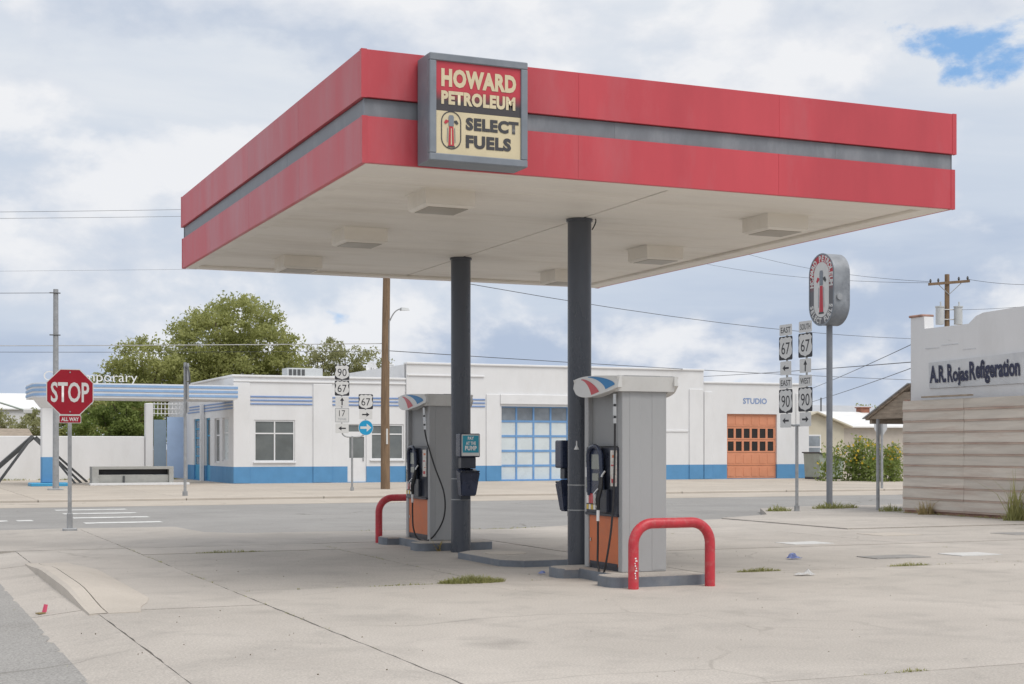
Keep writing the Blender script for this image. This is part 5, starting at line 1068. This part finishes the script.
# ================================================================== VEGETATION
def quad_mesh(name, C, U, V):
    """leaf quads: centres C, half axes U, V"""
    n = len(C); co = np.empty((n, 4, 3)); co[:, 0] = C-U; co[:, 1] = C+V*.55-U*.1; co[:, 2] = C+U; co[:, 3] = C-V*.55-U*.1
    me = bpy.data.meshes.new(name); me.vertices.add(n*4); me.vertices.foreach_set('co', co.ravel()); me.loops.add(n*4); me.loops.foreach_set('vertex_index', np.arange(n*4))
    me.polygons.add(n); me.polygons.foreach_set('loop_start', np.arange(n)*4); me.polygons.foreach_set('loop_total', np.full(n, 4)); me.update(calc_edges=True); return me
def rand_dirs(n):
    v = rng.normal(size=(n, 3)); return v/np.linalg.norm(v, axis=1)[:, None]
def leaves(C, size, name='crown', droop=0.0):
    n = len(C); a = rand_dirs(n); a[:, 2] -= droop; a /= np.linalg.norm(a, axis=1)[:, None]; b = np.cross(a, rand_dirs(n)); b /= np.linalg.norm(b, axis=1)[:, None]
    s = size*rng.uniform(.6, 1.35, n)[:, None]; return quad_mesh(name, C, a*s, b*s*rng.uniform(.6, 1.0, n)[:, None])
def crown(ells, nclump, per, rc, inner=.45):
    """leaf positions gathered in sprays through a union of ellipsoids"""
    w = np.array([e[3]*e[4]*e[5] for e in ells])**.67; w /= w.sum(); pts = []; cs = []
    for _ in range(nclump):
        e = ells[rng.choice(len(ells), p=w)]; d = rand_dirs(1)[0]; r = rng.uniform(inner, 1.0)**.6
        c = np.array(e[:3])+d*np.array(e[3:6])*r; cs.append(c); k = int(per*rng.uniform(.5, 1.4)); r_ = rc*rng.uniform(.55, 1.25)
        q = rand_dirs(k)*(rng.uniform(0, 1, k)**.45)[:, None]*np.array([r_, r_, r_*.62]); q += d*rng.uniform(0, .6, k)[:, None]*r_*.6
        pts.append(c+q)
    return np.concatenate(pts), cs
def tree(name, label, base, trunk_h, tr, ells, nclump, per, rc, leaf, lm, nlimb=16, inner=.45, cat='tree', droop=.1, grp=None):
    t = thing(name, label, cat, base, group=grp); bx_, by_, _ = base; P, cs = crown(ells, nclump, per, rc, inner)
    bm = B(); top = Vector((bx_, by_, trunk_h)); tube(bm, [(bx_, by_, -.1), (bx_+.1, by_, trunk_h*.5), top], [tr*1.25, tr, tr*.8], 10)
    for c in random.sample(cs, min(nlimb, len(cs))):
        c = Vector(c); m = top.lerp(c, .5)+Vector((random.uniform(-.4, .4), random.uniform(-.4, .4), .5))
        pts = bez(top-Vector((0, 0, random.uniform(0, trunk_h*.4))), top.lerp(m, .6), m, c, 7); tube(bm, pts, [tr*.5*(1-k/8)+.015 for k in range(8)], 6)
    obj('trunk', bm, M['bark'], t, smooth=True)
    obj('crown', leaves(P, leaf, droop=droop), M[lm], t)
    return t
def E_(px, py, d, rx, ry, rz_): p = at(px, py, d); return (p.x, p.y, p.z, rx, ry, rz_)
tree('elm_tree', 'large spreading olive-green tree rising behind the white building', tuple(at(232, 448, 96).xy)+(0,), 4.5, .38,
     [E_(236, 345, 96, 3.6, 3.2, 3.0), E_(205, 352, 95, 2.6, 2.6, 2.3), E_(262, 352, 96, 2.3, 2.4, 2.0), E_(190, 385, 94, 2.8, 2.6, 2.4), E_(245, 385, 95, 3.6, 3, 2.2), E_(284, 376, 97, 1.5, 1.7, 1.5), E_(238, 322, 97, 2.0, 2, 1.5)], 560, 75, .8, .12, 'leaf', 26)
tree('elm_tree', 'lower tree adjoining the big tree at its left, over the old canopy', tuple(at(146, 448, 92).xy)+(0,), 2.8, .28,
     [E_(150, 368, 92, 2.3, 2.2, 1.9), E_(124, 388, 92, 1.7, 1.8, 1.7), E_(170, 395, 92, 2.2, 2.1, 2.3), E_(135, 420, 91, 2.2, 2, 1.7)], 300, 72, .72, .115, 'leaf', 18)
tree('thin_tree', 'thin pale tree just right of the big tree behind the roof', tuple(at(318, 448, 106).xy)+(0,), 4, .2,
     [E_(322, 352, 106, 1.2, 1.2, 1.4), E_(314, 376, 106, 1.2, 1.2, 1.6), E_(328, 384, 106, 1.2, 1.2, 1.5)], 76, 66, .6, .11, 'leaf2', 10)
tree('thin_tree', 'sparse pale tree behind the roof beside the wooden pole', tuple(at(358, 448, 108).xy)+(0,), 4, .2,
     [E_(350, 366, 108, 1.5, 1.4, 1.3), E_(368, 364, 108, 1.3, 1.3, 1.0), E_(352, 384, 108, 1.8, 1.5, 1.3), E_(380, 372, 109, .9, 1.0, .9)], 105, 58, .62, .11, 'leaf2', 12)
tree('green_shrub', 'bright green bush behind the yard wall beneath the old canopy', tuple(at(122, 448, 82).xy)+(0,), 1.0, .14,
     [E_(128, 418, 82, 1.7, 1.4, 1.4), E_(104, 428, 82, 1.6, 1.4, 1.1), E_(138, 430, 82, 1.3, 1.2, 1.2)], 120, 90, .5, .11, 'leaf3', 10, cat='bush')
tree('green_shrub', 'olive bush behind the yard wall next to the stop sign', tuple(at(86, 448, 86).xy)+(0,), 1.0, .14,
     [E_(90, 415, 86, 1.4, 1.3, 1.3), E_(78, 428, 86, 1.5, 1.3, 1.1)], 80, 80, .5, .11, 'leaf', 8, cat='bush')
tree('green_shrub', 'small pale bush behind the yard wall left of the pillar', tuple(at(34, 448, 105).xy)+(0,), 1.0, .12,
     [E_(36, 424, 105, 1.0, 1, 1.0), E_(28, 430, 105, 1.0, 1, .8)], 45, 60, .5, .11, 'leaf2', 6, cat='bush')
tree('green_shrub', 'pale bush at the far left edge behind the yard wall', tuple(at(2, 448, 110).xy)+(0,), 1.0, .12,
     [E_(-2, 426, 110, 1.1, 1, 1.0)], 30, 60, .5, .11, 'leaf2', 6, cat='bush')
tree('far_tree', 'distant treetop beside the brick chimney', tuple(at(862, 448, 135).xy)+(0,), 2.5, .2, [E_(864, 420, 135, 1.9, 1.5, 1.1), E_(850, 424, 135, 1.2, 1.2, .8)], 50, 60, .6, .14, 'leaf', 6)
# sunflower thicket
def sunflower(label, px, d, w, h, seed):
    p = at(px, 448, d); t = thing('sunflower_bush', label, 'sunflowers', (p.x, p.y, 0), group='sunflower bushes'); bm = B(); fl = B(); tips = []
    for k in range(22):
        a = Vector((p.x+random.gauss(0, w*.36), p.y+random.gauss(0, .4), -.05)); b = a+Vector((random.gauss(0, .3), random.gauss(0, .2), h*random.uniform(.45, 1.12))); tube(bm, bez(a, a.lerp(b, .4)+Vector((random.uniform(-.1, .1), 0, 0)), a.lerp(b, .7), b, 5), .014, 5); tips.append((a, b))
    obj('stems', bm, M['leaf3'], t); C = []
    for a, b in tips:
        for _ in range(70):
            u = random.random()**.8; C.append(np.array(a.lerp(b, u))+rng.normal(size=3)*np.array([.20, .20, .10])*(1.25-.5*u))
    C = np.array(C); C[:, 2] = np.maximum(C[:, 2], .03); obj('foliage', leaves(C, .085, 'foliage', .3), M['leaf3'], t)
    n = 0
    for a, b in tips:
        for _ in range(2):
            c = b+Vector((random.gauss(0, .16), random.gauss(-.12, .1), random.uniform(-.45, .08))); nn = Vector((random.gauss(-.3, .4), -1, random.gauss(.3, .3))).normalized(); u = nn.cross(Vector((0, 0, 1))).normalized(); v = nn.cross(u)
            r = random.uniform(.05, .085); ctr = fl.verts.new(c+nn*.01); ring = [fl.verts.new(c+(u*math.cos(q*math.pi/6)+v*math.sin(q*math.pi/6))*(r if q % 2 else r*.6)) for q in range(12)]
            for q in range(12): fl.faces.new((ctr, ring[q], ring[(q+1) % 12]))
    obj('flower_heads', fl, M['petal'], t)['kind'] = 'stuff'
sunflower('tall sunflower bush left of the porch post, nearest the bin', 848, 72, 1.6, 1.95, 1)
sunflower('middle sunflower bush behind the porch post', 868, 72, 1.7, 1.85, 2)
sunflower('sunflower bush half hidden by the board fence', 893, 71, 1.7, 1.9, 3)
# grass
def blades(cx_, cy_, rx, ry, n, h, lean=.5, w=.006, z=0.0, ang=0.0):
    r = np.sqrt(rng.uniform(0, 1, n)); a = rng.uniform(0, 2*np.pi, n); ux, uy = r*np.cos(a)*rx, r*np.sin(a)*ry; c, s = math.cos(ang), math.sin(ang)
    b = np.stack([cx_+ux*c-uy*s, cy_+ux*s+uy*c, np.full(n, z-.02)], 1); hh = h*rng.uniform(.35, 1.15, n)*(1.1-.6*r)
    d = rng.normal(size=(n, 2))*lean; sd = rng.normal(size=(n, 2)); sd = sd/np.linalg.norm(sd, axis=1)[:, None]*w
    V = np.empty((n, 5, 3)); S3 = np.concatenate([sd, np.zeros((n, 1))], 1)
    m = b.copy(); m[:, 2] += hh*.62; m[:, :2] += d*hh[:, None]*.35; t = b.copy(); t[:, 2] += hh; t[:, :2] += d*hh[:, None]
    V[:, 0] = b-S3; V[:, 1] = b+S3; V[:, 2] = m+S3*.8; V[:, 3] = m-S3*.8; V[:, 4] = t
    return V
def grass_obj(name, Vs, mt, label=None, loc=None, kind=None, group=None, cat='grass'):
    V = np.concatenate(Vs); n = len(V); me = bpy.data.meshes.new(name); idx = np.arange(n)[:, None]*5
    faces = np.concatenate([idx+np.array([[0, 1, 2, 3]])], 0).tolist()+(idx+np.array([[3, 2, 4]])).tolist()
    me.from_pydata(V.reshape(-1, 3).tolist(), [], faces); o = obj(name, me, mt, None, loc=loc)
    return tag(o, label, cat if label else None, group, kind)
tufts = [(6.5, 16.38, .42, .17, 1300, .12, 'largest low grass patch on the forecourt, left of the nearer pump'),
         (5.65, 16.36, .55, .045, 260, .045, 'thin flat grass streak left of the largest forecourt grass patch'),
         (10.5, 16.38, .34, .07, 380, .09, 'low grass patch in the slab joint right of the red guard'),
         (12.9, 16.36, .36, .06, 260, .08, 'thin grass streak in the joint farther right of the pump'),
         (4.95, 22.6, .55, .05, 200, .07, 'thin dark grass streak in the joint at left, beyond the long crack'),
         (6.8, 8.62, .16, .04, 140, .05, 'small grass patch in the joint at the lower right edge')]
for x, y, rx, ry, n, h, lb in tufts: grass_obj('grass_tuft', [blades(x, y, rx, ry, n, h, .6)], M['grass'], lb, (x, y, 0), None, 'forecourt grass tufts')
verge = [(20.7, 31.4, .35, .2, 150, .2, 'grass at the foot of the tall forked route sign'), (22.9, 32.3, .55, .22, 260, .22, 'bright grass around the foot of the oval sign pole'), (23.6, 32.4, .2, .14, 70, .18, 'grass tuft between the oval sign and the porch post'), (23.3, 30.3, .35, .2, 120, .22, 'grass tuft right beside the porch post')]
for x, y, rx, ry, n, h, lb in verge: grass_obj('grass_tuft', [blades(x, y, rx, ry, n, h, .5, .012, .02)], M['grass'], lb, (x, y, 0), None, 'verge grass tufts')
grass_obj('tall_weed', [blades(22.82, 25.35, .22, .16, 90, 1.25, .28, .012), blades(22.82, 25.35, .3, .2, 120, .4, .5, .01)], M['grass'], 'tall upright weed against the board fence at the right edge', (22.82, 25.35, 0), cat='weed')
grass_obj('dry_weed', [blades(22.9, 28.45, .22, .14, 140, .5, .4, .009)], M['straw'], 'straw-coloured dry weed at the foot of the board fence', (22.9, 28.45, 0), cat='weed')
grass_obj('dry_weed', [blades(8.0, 21.62, .07, .05, 26, .26, .5, .01)], M['straw'], 'straw wisp at the edge of the farther pump island', (8.0, 21.6, 0), cat='weed')
jv = []
def joint_weeds(p, q, n, dens=1.0):
    for _ in range(n):
        t = random.random(); x, y = p[0]+(q[0]-p[0])*t, p[1]+(q[1]-p[1])*t; L_ = random.uniform(.03, .28)*random.random(); al = p[1] == q[1]
        jv.append(blades(x, y, L_+.02 if al else .016, .02 if al else L_+.02, int((10+90*L_)*dens), random.uniform(.012, .05), .8, .004))
joint_weeds((3.65, 8), (3.65, 26), 60); joint_weeds((6.7, 16.4), (6.7, 24), 26); joint_weeds((3.7, 16.35), (9.7, 16.35), 34, 1.5); joint_weeds((3.7, 22.6), (6.7, 22.6), 14, 1.4)
joint_weeds((9.8, 16.4), (22, 16.4), 40); joint_weeds((4, 8.6), (12, 8.6), 22); joint_weeds((10, 24.1), (23, 24.1), 40); joint_weeds((15.85, 12), (15.85, 24), 12)
for _ in range(40): jv.append(blades(random.uniform(1.25, 1.45), random.uniform(9, 22), .06, random.uniform(.05, .35), 16, .03, .7, .004, -.07))
for _ in range(60): jv.append(blades(random.uniform(6.3, 19), random.uniform(27.3, 27.9), random.uniform(.1, .5), .06, 22, .05, .7, .006, -.03))
for _ in range(50): jv.append(blades(random.uniform(-2, 14), random.uniform(76.6, 77.05), random.uniform(.2, .8), .12, 40, .16, .6, .015))
for _ in range(60): jv.append(blades(23.0, random.uniform(24.6, 29.7), .04, random.uniform(.05, .2), 12, .12, .6, .006))
for _ in range(24): jv.append(blades(random.uniform(44, 50), random.uniform(59, 61.5), .5, .3, 40, .18, .6, .014))
grass_obj('joint_weeds', jv, M['grass'], kind='stuff')
# pebbles and grit lying on the slabs
pv, pf = [], []
for _ in range(150):
    x, y = random.uniform(1.4, 15), random.uniform(8.2, 21); r = random.uniform(.003, .008)*(1.6 if random.random() < .06 else 1); i = len(pv)
    pv += [(x+r, y, r*.4), (x, y+r*.9, r*.5), (x-r, y, r*.3), (x, y-r, r*.4), (x, y, r*1.1), (x, y, -.01)]; pf += [(i, i+1, i+4), (i+1, i+2, i+4), (i+2, i+3, i+4), (i+3, i, i+4), (i+1, i, i+5), (i+2, i+1, i+5), (i+3, i+2, i+5), (i, i+3, i+5)]
me = bpy.data.meshes.new('grit'); me.from_pydata(pv, [], pf); tag(obj('grit', me, M['joint']), kind='stuff')
# litter
def scrap(label, x, y, s, mt, seed, name='paper_scrap'):
    r = random.Random(seed); bm = B(); n = 4
    g = [[bm.verts.new((x+(i/n-.5)*s*1.5+r.uniform(-.1, .1)*s, y+(j/n-.5)*s+r.uniform(-.1, .1)*s, .012+abs(r.gauss(0, .22))*s*(1 if 0 < i < n and 0 < j < n else .35))) for j in range(n+1)] for i in range(n+1)]
    for i in range(n):
        for j in range(n): bm.faces.new((g[i][j], g[i+1][j], g[i+1][j+1], g[i][j+1]))
    bmesh.ops.solidify(bm, geom=bm.faces[:], thickness=.002); tag(obj(name, bm, M[mt], None, loc=(x, y, 0)), label, 'litter', 'litter')
scrap('crumpled white paper scrap on the forecourt right of the red guard', 10.68, 15.62, .16, 'paper', 3)
scrap('blue and white wrapper on the forecourt, farther back than the white scrap', 12.13, 18.0, .15, 'paper_blue', 5)
scrap('small blue rag at the far corner of the nearer pump island', 7.72, 17.05, .07, 'paper_blue', 8)
lt_ = thing('drink_cup', 'small pink and straw litter in the gutter at lower left', 'litter', (1.5, 15.4, -.05), R(30)); bm = B(); box(bm, -.05, .03, -.03, .03, 0, .012); obj('lid', bm, M['straw'], lt_, True); bm = B(); hexa(bm, [(.02, -.02, .012), (.045, -.02, .012), (.045, .02, .012), (.02, .02, .012), (.04, -.015, .09), (.065, -.015, .085), (.065, .015, .085), (.04, .015, .09)]); obj('wrapper', bm, M['pink'], lt_, True)
